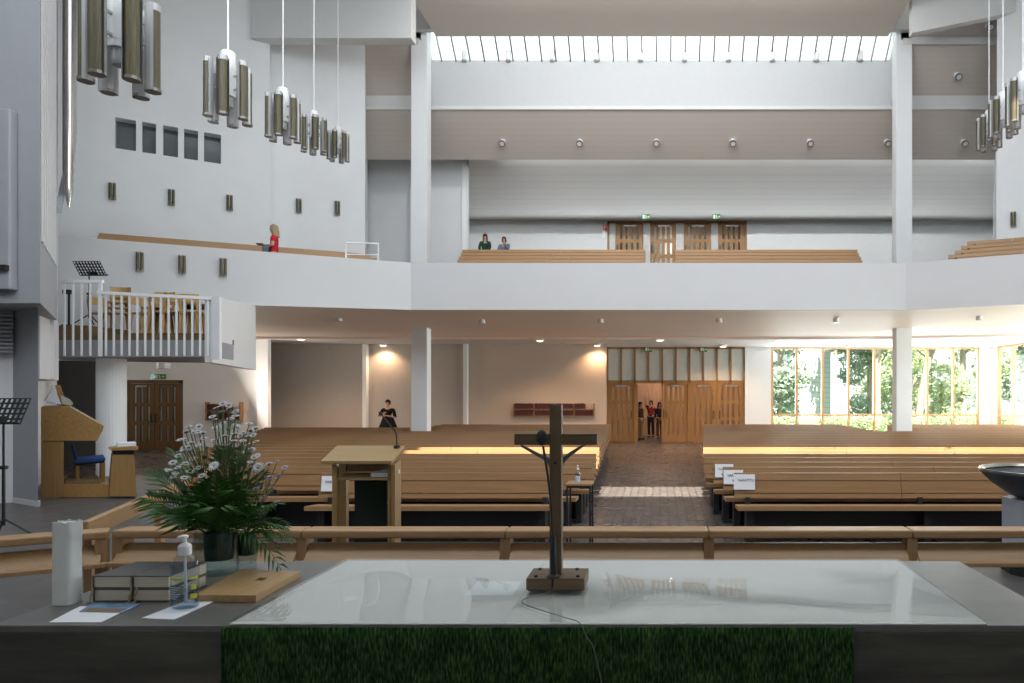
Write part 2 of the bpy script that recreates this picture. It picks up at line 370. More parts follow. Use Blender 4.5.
# back wall of the nave (openings: doors, transom, windows)
XL = WX(466, 30); XD0, XD1 = WX(607, 30), WX(745, 30); XW0, XW1 = WX(771, 30), WX(980, 30)
bw = MB()
struct('wall_back_tinted', MB().prism([(XL - 3, 28.26, 0), (WX(606.4, 28.26), 28.26, 0), (XD0 - .02, 30, 0), (XD0 - .02, 30.3, 0), (XL - 3, 30.3, 0)], (0, 0, 4.3)), M['beige']); bw.box(XD1, XW0, 30, 30.35, 0, 4.3); bw.box(XW1, 14.4, 30, 30.35, 0, 4.3)
bw.box(XD0, XD1, 30, 30.35, 4.02, 4.3); bw.box(XW0, XW1, 30, 30.35, 4.02, 4.3); bw.box(XW0, XW1, 30, 30.35, -0.3, 0.35)
struct('wall_back', bw, M['white'])
# left part of the back: wall with the side door, grey sliding partitions
DZ = 25.9
dx0, dx1, dzt = WX(125, DZ), WX(183, DZ), WZ(380, DZ)
lw = MB(); lw.box(-21, dx0, DZ, DZ + .3, 0, 4.3); lw.box(dx1, WX(257, DZ), DZ, DZ + .3, 0, 4.3); lw.box(dx0, dx1, DZ, DZ + .3, dzt, 4.3)
struct('wall_back_left', lw, M['white'])
struct('wall_stub_left', MB().box(-20.4, -19.8, 24.5, 25.9, 0, 4.3), M['white'])
struct('wall_alcove', MB().box(-20.9, WX(96, 20), 20.0, 20.2, 0, 4.3), M['darkwall'])
struct('wall_beyond_side_door', MB().box(-21, -15, 28.6, 28.8, 0, 4.3), M['white'])
struct('wall_nook', MB().wall((WX(38, 12.9), 12.9), (WX(57, 16.5), 16.5), .0, 4.2, .2), M['organwhite'])
# three grey sliding partition panels with pale fins between
for i, (a, b) in enumerate(((262, 363), (367, 431), (431, 464))):
    struct('wall_partition', MB().box(WX(a, 28.2), WX(b, 28.2), 28.2, 28.3, 0, 4.2), M['greypanel'])
for a, b, y0 in ((362.3, 366.3, 27.98), (463, 467, 27.98)):
    struct('trim_fin', MB().box(WX(a, y0), WX(b, y0), y0, 28.2, 0, 4.2), M['white'])
struct('column_left', MB().box(WX(257, 25.7), WX(268, 25.7), 25.7, 25.9, 0, 4.2), M['white'])
struct('baseboard_back', MB().box(WX(467, 28.22), WX(606, 28.22), 28.22, 28.258, 0, 0.12), M['white'])

# --- columns carrying the balcony and the roof
for a, b in ((411, 431), (892, 912)):
    x0, x1 = (WX(411, 22), WX(427, 22)) if a < 500 else (WX(896.3, 22), WX(912.3, 22))
    mb = MB(); mb.box(x0, x1, 22.0, 22.40, 0, 14.9)
    struct('column', mb, M['white'], bevel=0.015)
mb = MB(); mb.cyl((-11.38, 14.75, 0.3), (-11.38, 14.75, 2.8), 0.26, n=28)
struct('column_round', mb, M['white'], smooth=False)

# --- balcony: parapet, soffit, sloping upper floor
def par(i, t0, t1, z0, z1, th=0.22):
    p, q = lerp(PL[i], PL[i + 1], t0), lerp(PL[i], PL[i + 1], t1)
    return MB().wall(p, q, z0, z1, th)
T = 0.46
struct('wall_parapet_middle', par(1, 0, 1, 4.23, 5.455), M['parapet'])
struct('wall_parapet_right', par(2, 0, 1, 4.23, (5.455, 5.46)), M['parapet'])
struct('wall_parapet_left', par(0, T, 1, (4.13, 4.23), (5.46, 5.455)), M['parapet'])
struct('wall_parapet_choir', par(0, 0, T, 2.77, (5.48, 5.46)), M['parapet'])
sof = MB()
A = lerp(PL[0], PL[1], T)
# folded soffit: rises from the parapet foot to a crease, then a lower band and a step
def sq(pts): sof.prism(pts, (0, 0, 0.1))
sq([(-6.48, 18.54, 4.235), (6.40, 18.54, 4.235), (6.9, 21.4, 4.12), (-7.0, 21.4, 4.12)])
sq([(-7.0, 21.4, 4.12), (6.9, 21.4, 4.12), (7.4, 24.4, 3.99), (-7.5, 24.4, 3.99)])
sq([(A[0] - .02, A[1] + .04, 4.14), (-6.48, 18.54, 4.235), (-7.0, 21.4, 4.12), (-12.1, 19.9, 4.05)])
sq([(-12.1, 19.9, 4.05), (-7.0, 21.4, 4.12), (-7.5, 24.4, 3.99), (-14.1, 23.6, 3.95)])
sq([(6.40, 18.54, 4.235), (14.4, 14.76, 4.235), (14.4, 18.2, 4.11), (6.9, 21.4, 4.12)])
sq([(6.9, 21.4, 4.12), (14.4, 18.2, 4.11), (14.4, 22.3, 3.99), (7.4, 24.4, 3.99)])
struct('ceiling_soffit', sof, M['soffit'])
lip = MB()
lip.prism([(-14.1, 23.6, 3.87), (-7.5, 24.4, 3.92), (-7.5, 24.55, 3.92), (-14.1, 23.75, 3.87)], (0, 0, 0.2))
lip.prism([(-7.5, 24.4, 3.92), (7.4, 24.4, 3.92), (7.4, 24.55, 3.92), (-7.5, 24.55, 3.92)], (0, 0, 0.2))
lip.prism([(7.4, 24.4, 3.92), (14.4, 22.3, 3.92), (14.4, 22.45, 3.92), (7.4, 24.55, 3.92)], (0, 0, 0.2))
struct('trim_soffit', lip, M['soffit'])
struct('ceiling_back', MB().prism([(-21, 23.5, 4.02), (-14.1, 23.6, 4.02), (-7.5, 24.4, 4.02), (7.4, 24.4, 4.02), (14.4, 22.2, 4.02), (14.4, 30.3, 4.02), (-21, 30.3, 4.02)], (0, 0, 0.12)), M['ceil'])
struct('ceiling_side', MB().prism([(-21, 14.6, 3.9), (-14.8, 14.8, 3.9), (-9.9, 17.2, 3.9), (-12.1, 19.9, 3.9), (-14.1, 23.6, 3.9), (-21, 24.5, 3.9)], (0, 0, 0.12)), M['ceil'])
# white side cheek where the low ceiling meets the choir balcony
up = MB()
up.prism([(-7.3, 18.72, 4.5), (7.2, 18.72, 4.5), (8.2, 22, 5.25), (-8.2, 22, 5.25)], (0, 0, 0.08))
up.prism([(-8.2, 22, 5.25), (8.2, 22, 5.25), (9, 25.9, 6.40), (-9, 25.9, 6.40)], (0, 0, 0.08))
up.box(-9.2, 14, 25.9, 30, 6.4, 6.62)
nL = Vector((-0.428, 0.904))
def wing(sgn):
    p, q = (PL[0], PL[1]) if sgn < 0 else (PL[3], PL[2]); n = Vector((sgn * 0.428, 0.904))
    p = (p[0] + n.x * .1, p[1] + n.y * .1); q = (q[0] + n.x * .1, q[1] + n.y * .1)
    p2 = (p[0] + n.x * 4.2, p[1] + n.y * 4.2); q2 = (q[0] + n.x * 4.2 , q[1] + n.y * 4.2)
    up.prism([(p[0], p[1], 4.4), (q[0], q[1], 4.4), (q2[0], q2[1], 5.54), (p2[0], p2[1], 5.54)], (0, 0, 0.08))
wing(-1); wing(1)
struct('floor_balcony', up, M['podium'])

# --- upper walls
def zl(px): return px
mw = ((-15.4, 17.02), (-10.94, 19.94))
U = Vector((mw[1][0] - mw[0][0], mw[1][1] - mw[0][1], 0)); LU = U.length; U.normalize(); NN = Vector((-U.y, U.x, 0))
def on_wall(px, py, base=mw, off=0.0):
    """point of the inclined wing wall that the photo shows at (px, py)"""
    k = (px - CX) / F; u = Vector((base[1][0] - base[0][0], base[1][1] - base[0][1])).normalized()
    n = Vector((-u.y, u.x)); p0 = Vector(base[0]) - n * off
    # x = k*y on the line p0 + s*u
    s = (k * p0.y - p0.x) / (u.x - k * u.y); y = p0.y + s * u.y
    return Vector((k * y, y, WZ(py, y))), s
# wing wall with five square niches
niches = []
for a, b, t0, t1, t2, t3 in ((115, 133, 120, 149, 120, 149), (142, 154, 123.5, 152, 123.5, 152), (163, 175.5, 126, 154, 126, 154), (184, 196, 128.5, 156.5, 128.5, 156.5), (204, 216, 131, 159, 131, 159)):
    pa, sa = on_wall(a, (t0 + t1) / 2); pb, sb = on_wall(b, (t0 + t1) / 2)
    niches.append([sa, sb])
zc = [on_wall(a, c)[0].z for a, c in ((124, 120), (124, 149))]
sw = []
for a, b in ((115, 136), (142, 156), (163, 178), (184, 198), (204, 221)):
    sw.append((on_wall(a, 135)[1], on_wall(b, 135)[1]))
z0n, z1n = WZ(155.5, on_wall(165, 150)[0].y), WZ(125.5, on_wall(165, 125)[0].y)
P0 = Vector((mw[0][0], mw[0][1], 0))
def wb(mb, s0, s1, z0, z1, d0=0.0, d1=0.5):
    a = P0 + U * s0 + NN * d0; b = P0 + U * s1 + NN * d0; c = P0 + U * s1 + NN * d1; d = P0 + U * s0 + NN * d1
    mb.hexa([(a.x, a.y, z0), (b.x, b.y, z0), (c.x, c.y, z0), (d.x, d.y, z0), (a.x, a.y, z1), (b.x, b.y, z1), (c.x, c.y, z1), (d.x, d.y, z1)])
wm = MB(); wb(wm, 0, LU, 4.3, z0n); wb(wm, 0, LU, z1n, 14.2)
edges = [0] + [v for s in sw for v in s] + [LU]
for i in range(0, len(edges), 2): wb(wm, edges[i], edges[i + 1], z0n, z1n)
struct('wall_wing_left', wm, M['white'])
for i, (a, b) in enumerate(sw):
    g = MB(); wb(g, a, b, z0n, z1n, 0.34, 0.36)
    struct('window_%d' % (i + 1), g, M['greyglass'])
# recessed second stretch of the wing wall, its return, and the wall behind it
rwl = ((-11.9, 20.16), (-9.12, 21.98))
def wl(p, q, z0, z1, t): return MB().wall(p, q, z0, z1, t)
struct('wall_wing_left_return', wl(mw[1], (-11.35, 20.6), 4.3, 14.2, 0.3), M['white'])
struct('wall_wing_left_inner', wl(rwl[0], rwl[1], 4.3, 14.2, 0.3), M['white'])
struct('wall_wing_left_end', wl(rwl[1], (-10.6, 25.8), 4.3, 14.2, 0.3), M['white'])
struct('wall_balcony_left', MB().box(-12, WX(431, 25.9), 25.9, 26.2, 4.3, 12), M['white'])
struct('wall_balcony_room', MB().box(WX(410, 25.6), WX(467.5, 25.6), 25.6, 25.8, 4.3, 12), M['white'])
struct('wall_balcony_room_side', MB().wall((WX(467.5, 25.6), 25.61), (WX(469.5, 28.1), 28.1), 4.3, 12, .2), M['white'])
# right wing wall, mirrored
mr = ((9.8, 20.68), (15.4, 17.02))
struct('wall_wing_right', wl(mr[0], mr[1], 4.3, 14.2, 0.4), M['white'])
struct('wall_balcony_right', MB().prism([(9.8, 20.75, 4.3), (13.2, 28.2, 4.3), (13.6, 28.2, 4.3), (10.3, 20.75, 4.3)], (0, 0, 5.0)), M['white'])
# balcony back wall with door opening
BX0, BX1 = WX(607, 28), WX(747, 28); BT = WZ(220.5, 28)
bb = MB(); bb.box(WX(467, 28), BX0, 28, 28.3, 4.3, 9.2); bb.box(BX0, BX1, 28, 28.3, 4.3, 6.62); bb.box(BX1, 14, 28, 28.3, 4.3, 9.2); bb.box(BX0, BX1, 28, 28.3, BT, 9.2)
struct('wall_balcony_back', bb, M['ceil'])
struct('wall_balcony_lobby', MB().box(BX0 - .5, BX1 + .5, 29.0, 29.2, 6.4, 9.2), M['white'])
# cove above it
prof = [(24.3 + 3.0 * math.sin(a * PI / 24), 10.45 - (10.45 - WZ(220, 27.3)) * (1 - math.cos(a * PI / 24))) for a in range(13)]
cx0 = WX(469, 26.5); cv = MB()
def covex(v): return [12.6, 12.5, 12.45, 12.4, 12.35, 12.4, 12.45][v]
g = [[cv.bm.verts.new((x if x > 0 else WX(468.5, y), y, z)) for (y, z) in prof] for x in (cx0, 14.0)]
gb = [[cv.bm.verts.new((x if x > 0 else WX(468.5, y), y + .08, z + .12)) for (y, z) in prof] for x in (cx0, 14.0)]
for j in range(len(prof) - 1):
    cv._face([g[0][j], g[1][j], g[1][j + 1], g[0][j + 1]]); cv._face([gb[0][j], gb[0][j + 1], gb[1][j + 1], gb[1][j]])
cv._face([g[0][-1], g[1][-1], gb[1][-1], gb[0][-1]])
struct('ceiling_cove', cv, M['coveboards'], smooth=True)
# ceiling baffles (long sloping bands)
bd = MB(); bd.prism([(-14, 22.95, 11.27), (-14, 24.35, 10.06), (-14, 24.4, 10.14), (-14, 23.0, 11.37)], (28, 0, 0))
struct('ceiling_baffle_lower', bd, M['warmwhite'])
struct('trim_baffle_lower', MB().box(-14, 14, 22.93, 23.03, 11.22, 11.34), M['ceil'])
XC0, XC1 = WX(430, 23.04), WX(892, 23.04)
for (x0, x1) in ((-14.0, XC0 + .0), (XC1, 14.0)):
    b2 = MB(); b2.prism([(x0, 22.05, 12.92), (x0, 23.1, 11.72), (x0, 23.16, 11.8), (x0, 22.12, 13.0)], (x1 - x0, 0, 0))
    x0_ = x0
    struct('ceiling_baffle_upper', b2, M['warmwhite'])
    struct('trim_baffle_upper', MB().box(x0, x1, 21.98, 22.08, 12.86, 13.04), M['ceil'])
    struct('trim_baffle_middle', MB().box(x0, x1, 23.06, 23.16, 11.34, 11.72), M['ceil'])
    struct('ceiling_baffle_cap', MB().box(x0, x1, 22.0, 24.5, 13.04, 13.3), M['ceil'])
# skylight well over the middle bay
struct('wall_skylight_back', MB().box(XC0 - .2, XC1 + .2, 23.04, 23.3, 11.27, 12.86), M['well'])
for x in (XC0, XC1):
    struct('wall_skylight_side', MB().prism([(x - .06, 22.0, 13.0), (x - .06, 23.1, 11.27), (x - .06, 23.1, 12.9), (x - .06, 22.0, 14.1)], (0.12, 0, 0)), M['well'])
struct('wall_skylight_sun_block', MB().box(XC0 - .2, XC1 + .2, 21.75, 21.95, 13.2, 15.6), M['well'])  # carried up above the roof, unseen, to keep the sun out of the well
gl = MB(); gl.prism([(XC0, 21.95, 13.9), (XC0, 23.1, 12.84), (XC0, 23.11, 12.86), (XC0, 21.96, 13.92)], (XC1 - XC0, 0, 0))
struct('window_6', gl, M['glass'])
mu = MB()
for i in range(32):
    x = WX(437 + i * 14.62, 22.55)
    mu.beam((x, 21.95, 13.88), (x, 23.1, 12.82), 0.045, 0.11, up=(0, 1, 1))
struct('window_6_mullions', mu, M['steel'])
# roof, with one unseen slot added to throw the sun stripe on the pews
SLOT = (-5.0, 13.5, 6.40, 8.05)
rf = MB()
rf.box(-21, 14.4, -4.3, SLOT[2], ZR, ZR + .3); rf.box(-21, SLOT[0], SLOT[2], SLOT[3], ZR, ZR + .3); rf.box(SLOT[1], 14.4, SLOT[2], SLOT[3], ZR, ZR + .3)
rf.box(-21, 14.4, SLOT[3], 17.0, ZR, ZR + .3)
struct('ceiling', rf, M['ceil'])
r2 = MB(); r2.box(WX(436, 22), WX(888, 22), 17.0, 22.0, ZR, ZR + .3)
struct('ceiling_right', MB().box(WX(913, 22), 14.4, 20.66, 21.97, ZR, ZR + .2), M['ceil'])
struct('ceiling_left', MB().box(-14.4, WX(410, 22), 20.4, 21.97, ZR, ZR + .2), M['ceil'])
struct('ceiling_upper', MB().box(-21, 14.4, 16.9, 22.0, 14.6, 14.9).box(-21, 14.4, 16.9, 17.0, ZR, 14.7), M['ceil'])
struct('ceiling_front', r2, M['warmwhite'])
struct('ceiling_behind', MB().box(-21, 14.4, 23.3, 31, 12.4, 12.7), M['ceil'])
# fascia panels hanging in front of the side bays
f1 = MB(); z = WZ(38, 19.6); f1.box(WX(252, 19.6), WX(411, 19.6), 19.6, 20.0, z, 14.6)
struct('ceiling_fascia_left', f1, M['ceil'])
Y = 20.4; f2 = MB(); f2.prism([(WX(912, Y), Y, WZ(33, Y)), (15, Y, WZ(33 - (660 + 15 * F / Y - 912) * 0.207, Y)), (15, Y, 14.6), (WX(912, Y), Y, 14.6)], (0, 0.25, 0))
struct('ceiling_fascia_right', f2, M['ceil'])
# outer closing walls of the upper level
struct('wall_upper_left', MB().box(-21, -15.2, 17.0, 17.3, 4.0, 13.2), M['white'])
struct('wall_upper_back', MB().box(-21, 14.4, 30.0, 30.35, 4.3, 13.2), M['white'])
struct('wall_outer_left', MB().box(-21.3, -21, 14, 31, 0, 13.2), M['white'])

# --- window walls under the right wing
def window_wall(n, xs, z0, z1, zb, y=None, x=None):
    """glazing between uprights xs; along X at depth y, or along Y at x"""
    fr = MB(); w = 0.045
    def bx(a0, a1, c0, c1, d=0.06):
        if y is not None: fr.box(a0, a1, y + .12 - d, y + .12 + d, c0, c1)
        else: fr.box(x + .12 - d, x + .12 + d, a0, a1, c0, c1)
    for v in xs: bx(v - w, v + w, z0, z1)
    bx(xs[0], xs[-1], z1 - .07, z1, .058); bx(xs[0], xs[-1], z0, z0 + .07, .058); bx(xs[0], xs[-1], zb - .035, zb + .035, .058)
    f = struct('window_%d' % n, fr, M['frame'])
    g = MB()
    if y is not None: g.box(xs[0], xs[-1], y + .12, y + .13, z0, z1)
    else: g.box(x + .12, x + .13, xs[0], xs[-1], z0, z1)
    g.build('window_pane', M['glass'], f)
window_wall(7, [WX(v, 30) for v in (771.5, 797, 823, 849, 875, 901, 928, 954, 979.5)], 0.35, 4.02, WZ(415, 30), y=30.0)
window_wall(8, [29.6 - 1.25 * i for i in range(7)][::-1], 0.35, 4.02, WZ(415, 30), x=14.0)
window_wall(9, [21.0 - 1.4 * i for i in range(7)][::-1], 0.35, 4.02, WZ(415, 30), x=14.0)
# ================================================================ doors
def slatted_leaf(name, x0, x1, y, z0, z1, parent, mat, cols=4, rows=3, t=0.06, handle=None):
    """door leaf: boards with slim glass slots between them"""
    lf = MB(); w = x1 - x0; m = 0.10 * w; sw = 0.40 * (w - 2 * m) / cols; pitch = (w - 2 * m) / cols
    zz = [z0 + 0.13 * (z1 - z0), z0 + 0.40 * (z1 - z0), z0 + 0.68 * (z1 - z0), z1 - 0.05 * (z1 - z0)]
    slots = [(x0 + m + pitch * (i + .5) - sw / 2, x0 + m + pitch * (i + .5) + sw / 2) for i in range(cols)]
    xs = [x0] + [v for s in slots for v in s] + [x1]
    for i in range(0, len(xs), 2): lf.box(xs[i], xs[i + 1], y, y + t, z0, z1)
    bars = [(z0, zz[0])] + [(zz[k] - .07, zz[k] + .07) for k in (1, 2)] + [(zz[3], z1)]
    for a, b in bars:
        for s in slots: lf.box(s[0], s[1], y + .006, y + t - .006, a, b)
    leaf = lf.build(name, mat, parent)
    g = MB()
    for s in slots: g.box(s[0], s[1], y + t / 2 - .004, y + t / 2 + .004, zz[0], zz[3])
    g.build('glass_slots', M['glass'], leaf)
    if handle is not None:
        hx = x0 + handle * w
        MB().tube([(hx, y - .0, z0 + 1.0), (hx, y - .07, z0 + 1.02), (hx, y - .07, z0 + 1.28), (hx, y, z0 + 1.3)], .018).build('door_handle', M['blackmetal'], leaf)
    MB().box(x0 + .3 * w, x1 - .25 * w, y - .07, y, z1 - .13, z1 - .07).build('door_closer', M['steel'], leaf)
    return leaf
# main entrance screen in the back wall
YD = 30.05
def dxp(px): return WX(px, YD)
fr = MB(); ZT = WZ(347, YD); ZM = WZ(383, YD)
for px in (607, 635, 662.5, 688.5, 745): fr.box(dxp(px) - .04, dxp(px) + .04, YD - .02, YD + .14, 0, ZM)
fr.box(dxp(607), dxp(745), YD - .02, YD + .14, ZM - .02, ZM + .11); fr.box(dxp(607), dxp(745), YD - .02, YD + .14, ZT - .09, ZT)
for i in range(11):
    x = dxp(607.5 + 13.7 * i); fr.box(x - .035, x + .035, YD - .02, YD + .1, ZM, ZT)
d1 = struct('door_1', fr, M['oak'])
tr = MB(); tr.box(dxp(608), dxp(744), YD + .04, YD + .06, ZM + .08, ZT - .07)
tr.build('transom_glass', M['transom'], d1)
for a, b, h in ((607.8, 634, .9), (664, 687.5, .1), (689.5, 716.5, .9), (717, 744.2, .1)):
    slatted_leaf('door_leaf', dxp(a), dxp(b), YD + .02, 0.01, ZM - .02, d1, M['oak'], handle=h)
# the open leaf stands folded back into the lobby
lf = MB(); lf.box(dxp(636), dxp(636) + .06, YD + .15, YD + 1.3, 0.01, ZM - .05); lf.build('door_leaf', M['oak'], d1)
# lobby behind
struct('wall_lobby_back', MB().box(-4, 5.5, 34.5, 34.7, 0, 4.2), M['lobbywood'])
struct('wall_lobby_left', MB().box(-4.2, -4, 30.4, 34.7, 0, 4.2), M['white'])
struct('wall_lobby_right', MB().box(4.35, 4.5, 30.4, 34.7, 0, 4.2), M['white'])
struct('ceiling_lobby', MB().box(-4.2, 4.5, 30.36, 34.7, 4.2, 4.3), M['ceil'])
# balcony doors
YB = 28.05
def bxp(px): return WX(px, YB)
fr = MB()
fr.box(bxp(607.5), bxp(746.5), YB, YB + .12, BT - .1, BT); fr.box(bxp(607.3), bxp(609.5), YB, YB + .12, 6.62, BT)
fr.box(bxp(744.6), bxp(746.8), YB, YB + .12, 6.62, BT)
d2 = struct('door_2', fr, M['oak'])
for a, b in ((609.6, 615.5), (643.4, 650), (676.5, 683.5), (711, 718)):
    MB().box(bxp(a), bxp(b), YB - .03, YB + .12, 6.62, BT - .1).build('door_post', M['coveboards'], d2)
for a, b in ((615.8, 643), (650.3, 676.2), (683.8, 710.8), (718.2, 744.5)):
    slatted_leaf('door_leaf', bxp(a), bxp(b), YB + .03, 6.63, BT - .1, d2, M['oak'], handle=.07)
# dark side door at the far left
fr = MB(); YS = DZ + .05
a, b = WX(125, YS), WX(183, YS)
fr.box(a, a + .12, YS, YS + .15, 0, dzt); fr.box(b - .12, b, YS, YS + .15, 0, dzt); fr.box(a, b, YS, YS + .15, dzt - .12, dzt)
d3 = struct('door_3', fr, M['darkoak'])
slatted_leaf('door_leaf', a + .13, (a + b) / 2 - .01, YS + .03, .01, dzt - .13, d3, M['darkoak'], cols=3, handle=.93)
slatted_leaf('door_leaf', (a + b) / 2 + .01, b - .13, YS + .03, .01, dzt - .13, d3, M['darkoak'], cols=3, handle=.07)
# green exit signs
def exit_sign(px, py, Y, label, w=0.30, h=0.2, drop=None):
    c = W(px, py, Y)
    t = thing('exit_sign', (c.x, Y, c.z - h / 2), label, 'exit sign')
    MB().box(c.x - w / 2, c.x + w / 2, Y - .05, Y, c.z - h / 2, c.z + h / 2).build('housing', M['exitgreen'], t, bevel=.004)
    s = MB(); y = Y - .056
    s.box(c.x - w * .42, c.x - w * .16, y, y + .005, c.z - h * .36, c.z + h * .36)                       # doorway
    s.build('doorway_symbol', M['signwhite'], t)
    r = MB()
    r.ball((c.x - .02 * w, y, c.z + .28 * h), (.016, .004, .016), 8, 6)
    r.beam((c.x - .0 * w, y, c.z + .2 * h), (c.x + .03 * w, y, c.z - .06 * h), .006, .03); r.beam((c.x + .03 * w, y, c.z - .06 * h), (c.x - .06 * w, y, c.z - .36 * h), .006, .018)
    r.beam((c.x + .03 * w, y, c.z - .06 * h), (c.x + .12 * w, y, c.z - .34 * h), .006, .018); r.beam((c.x, y, c.z + .14 * h), (c.x - .1 * w, y, c.z + .02 * h), .006, .014)
    r.build('runner_symbol', M['signwhite'], t)
    a = MB(); a.box(c.x + .18 * w, c.x + .34 * w, y, y + .005, c.z - .07 * h, c.z + .07 * h)
    a.prism([(c.x + .32 * w, y, c.z + .24 * h), (c.x + .32 * w, y, c.z - .24 * h), (c.x + .46 * w, y, c.z)], (0, .005, 0))
    a.build('arrow_symbol', M['signwhite'], t)
    if drop:
        MB().cyl((c.x, Y - .025, c.z + h / 2), (c.x, Y - .025, drop), .01, n=8).build('hanger', M['steel'], t)
    return t
exit_sign(646, 217.0, 27.24, 'green exit sign over the balcony doors, the one nearer the two seated visitors')
exit_sign(716.5, 217.0, 27.24, 'green exit sign over the balcony doors, right of the open aisle')
exit_sign(648.5, 349.5, 30.0, 'green exit sign above the open entrance door with visitors')
exit_sign(703.5, 349.5, 30.0, 'green exit sign above the closed slatted entrance doors')
exit_sign(160.5, 376.5, DZ, 'green exit sign above the dark side door', w=.42, h=.17)
t = solo('pilot_lamp', MB().lathe([(0, 0), (.07, .0), (.075, .06), (.05, .14), (0, .16)], (WX(152.5, DZ - .1), DZ - .1, WZ(378.5, DZ - .1)), 12), M['litpale'], 'small green lit pilot lamp beside the exit sign over the dark door', 'lamp')
# fire alarm point on the balcony back wall
c = W(604.5, 231, 27.995)
t = thing('fire_notice', (c.x, 28.0, c.z - .2), 'red and white fire notice on the balcony wall beside the doors', 'sign')
MB().box(c.x - .07, c.x + .11, 27.98, 28.0, c.z - .02, c.z + .24).build('red_plate', M['red'], t)
MB().box(c.x - .1, c.x + .04, 27.975, 28.0, c.z - .28, c.z + .02).build('white_plate', M['signwhite'], t)
a = MB(); a.box(c.x - .03, c.x + .0, 27.97, 27.985, c.z + .05, c.z + .2); a.box(c.x - .03, c.x + .06, 27.97, 27.985, c.z + .15, c.z + .18); a.build('white_symbol', M['signwhite'], t)
# ================================================================ pews
def make_pew(x0, x1, Y, label, group, floor=0.0, front=False, nleg=None, woods=None, top=0.93, groove=.10, gh=.012):
    """long pew facing the altar (-Y); Y is the plane of the top of the back"""
    bw_, sw_ = woods or (M['pew'], M['pewseat'])
    L = x1 - x0
    t = thing('pew', ((x0 + x1) / 2, Y - .2, floor), label, 'pew', group)
    zt = floor + top; nseg = max(1, round(L / 2.6)); r = random.Random(int(Y * 131 + x0 * 17))
    cuts = [x0] + [x0 + L * (i + r.uniform(-.18, .18)) / nseg for i in range(1, nseg)] + [x1]
    bk = MB()
    for a, b in zip(cuts, cuts[1:]):
        a += .003; b -= .003
        # upper board leans back a little; lower board below a shadow gap
        gz = zt - groove; k = .045 * groove / (zt - floor - .66)
        bk.prism([(a, Y - .02, zt), (a, Y + .025, zt), (a, Y + .025 - k, gz), (a, Y - .02 - k, gz)], (b - a, 0, 0))
        bk.prism([(a, Y - .012 - k, gz), (a, Y + .02 - k, gz), (a, Y + .02 - k, gz - gh), (a, Y - .005 - k, gz - gh)], (b - a, 0, 0))
        bk.prism([(a, Y - .024 - k, gz - gh), (a, Y + .025 - k, gz - gh), (a, Y - .02, floor + .66), (a, Y - .065, floor + .66)], (b - a, 0, 0))
        bk.prism([(a, Y - .068, floor + .645), (a, Y - .03, floor + .645), (a, Y - .04, floor + .585), (a, Y - .078, floor + .585)], (b - a, 0, 0))
    bk.build('backrest', bw_, t)
    cp = MB(); cp.box(x0, x1, Y + .025, Y + .2, zt - .14, zt - .115); cp.build('book_ledge', bw_, t)
    st = MB()
    for a, b in zip(cuts, cuts[1:]):
        st.prism([(a + .003, Y - .48, floor + .535), (a + .003, Y - .09, floor + .505), (a + .003, Y - .09, floor + .46), (a + .003, Y - .48, floor + .475)], (b - a - .006, 0, 0))
    st.build('seat', sw_, t)
    n = nleg or max(2, int(L / 2.2) + 1)
    for i in range(n):
        x = x0 + .18 + (L - .36) * i / (n - 1)
        lg = MB(); lg.box(x - .045, x + .045, Y - .38, Y - .10, floor, floor + .475); lg.box(x - .03, x + .03, Y - .12, Y - .045, floor + .3, floor + .60)
        lg.build('leg', M['black'], t)
    if front:
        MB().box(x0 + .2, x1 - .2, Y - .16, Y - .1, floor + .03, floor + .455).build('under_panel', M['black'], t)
    return t
NROW, PITCH = 21, 0.8
def right_end(Y):          # right block: aisle end
    if Y < 12.5: return 1.04 - (Y - 10) * .11
    return (703 - CX) * Y / F
def left_aisle(Y): return -1.42 if Y < 10.4 else (-1.22 if Y < 11.4 else -(0.55 + 0.0479 * Y))
def left_end(i, Y): return [-4.77, -6.0, -7.1, -8.0, -8.7, -9.1][i] if i < 6 else -9.1 - (Y - 14) * .42
for i in range(NROW):
    Y = 10.0 + PITCH * i; o = ORD[i]
    if Y < 21.3:
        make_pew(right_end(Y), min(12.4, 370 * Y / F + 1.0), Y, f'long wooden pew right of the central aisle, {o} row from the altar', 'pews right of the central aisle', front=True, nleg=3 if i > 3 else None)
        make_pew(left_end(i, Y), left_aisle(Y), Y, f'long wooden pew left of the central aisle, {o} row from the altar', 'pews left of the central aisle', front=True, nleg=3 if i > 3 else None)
    else:
        make_pew(right_end(Y), 6.6, Y, f'wooden pew between right column and central aisle, {o} row from the altar', 'rear pews right of the central aisle', nleg=2)
        if Y < 26.5: make_pew(8.3, 13.2, Y, f'wooden pew beyond the right column by the windows, {o} row from the altar', 'rear pews by the windows', nleg=2)
        make_pew(-6.95 if Y < 23.2 else -8.0, left_aisle(Y), Y, f'wooden pew between left column and central aisle, {o} row from the altar', 'rear pews left of the central aisle', nleg=2)
        if Y < 24.3: make_pew(left_end(i, Y), -8.3, Y, f'wooden pew beyond the left column by the grey partitions, {o} row from the altar', 'rear pews by the grey partitions', nleg=2)
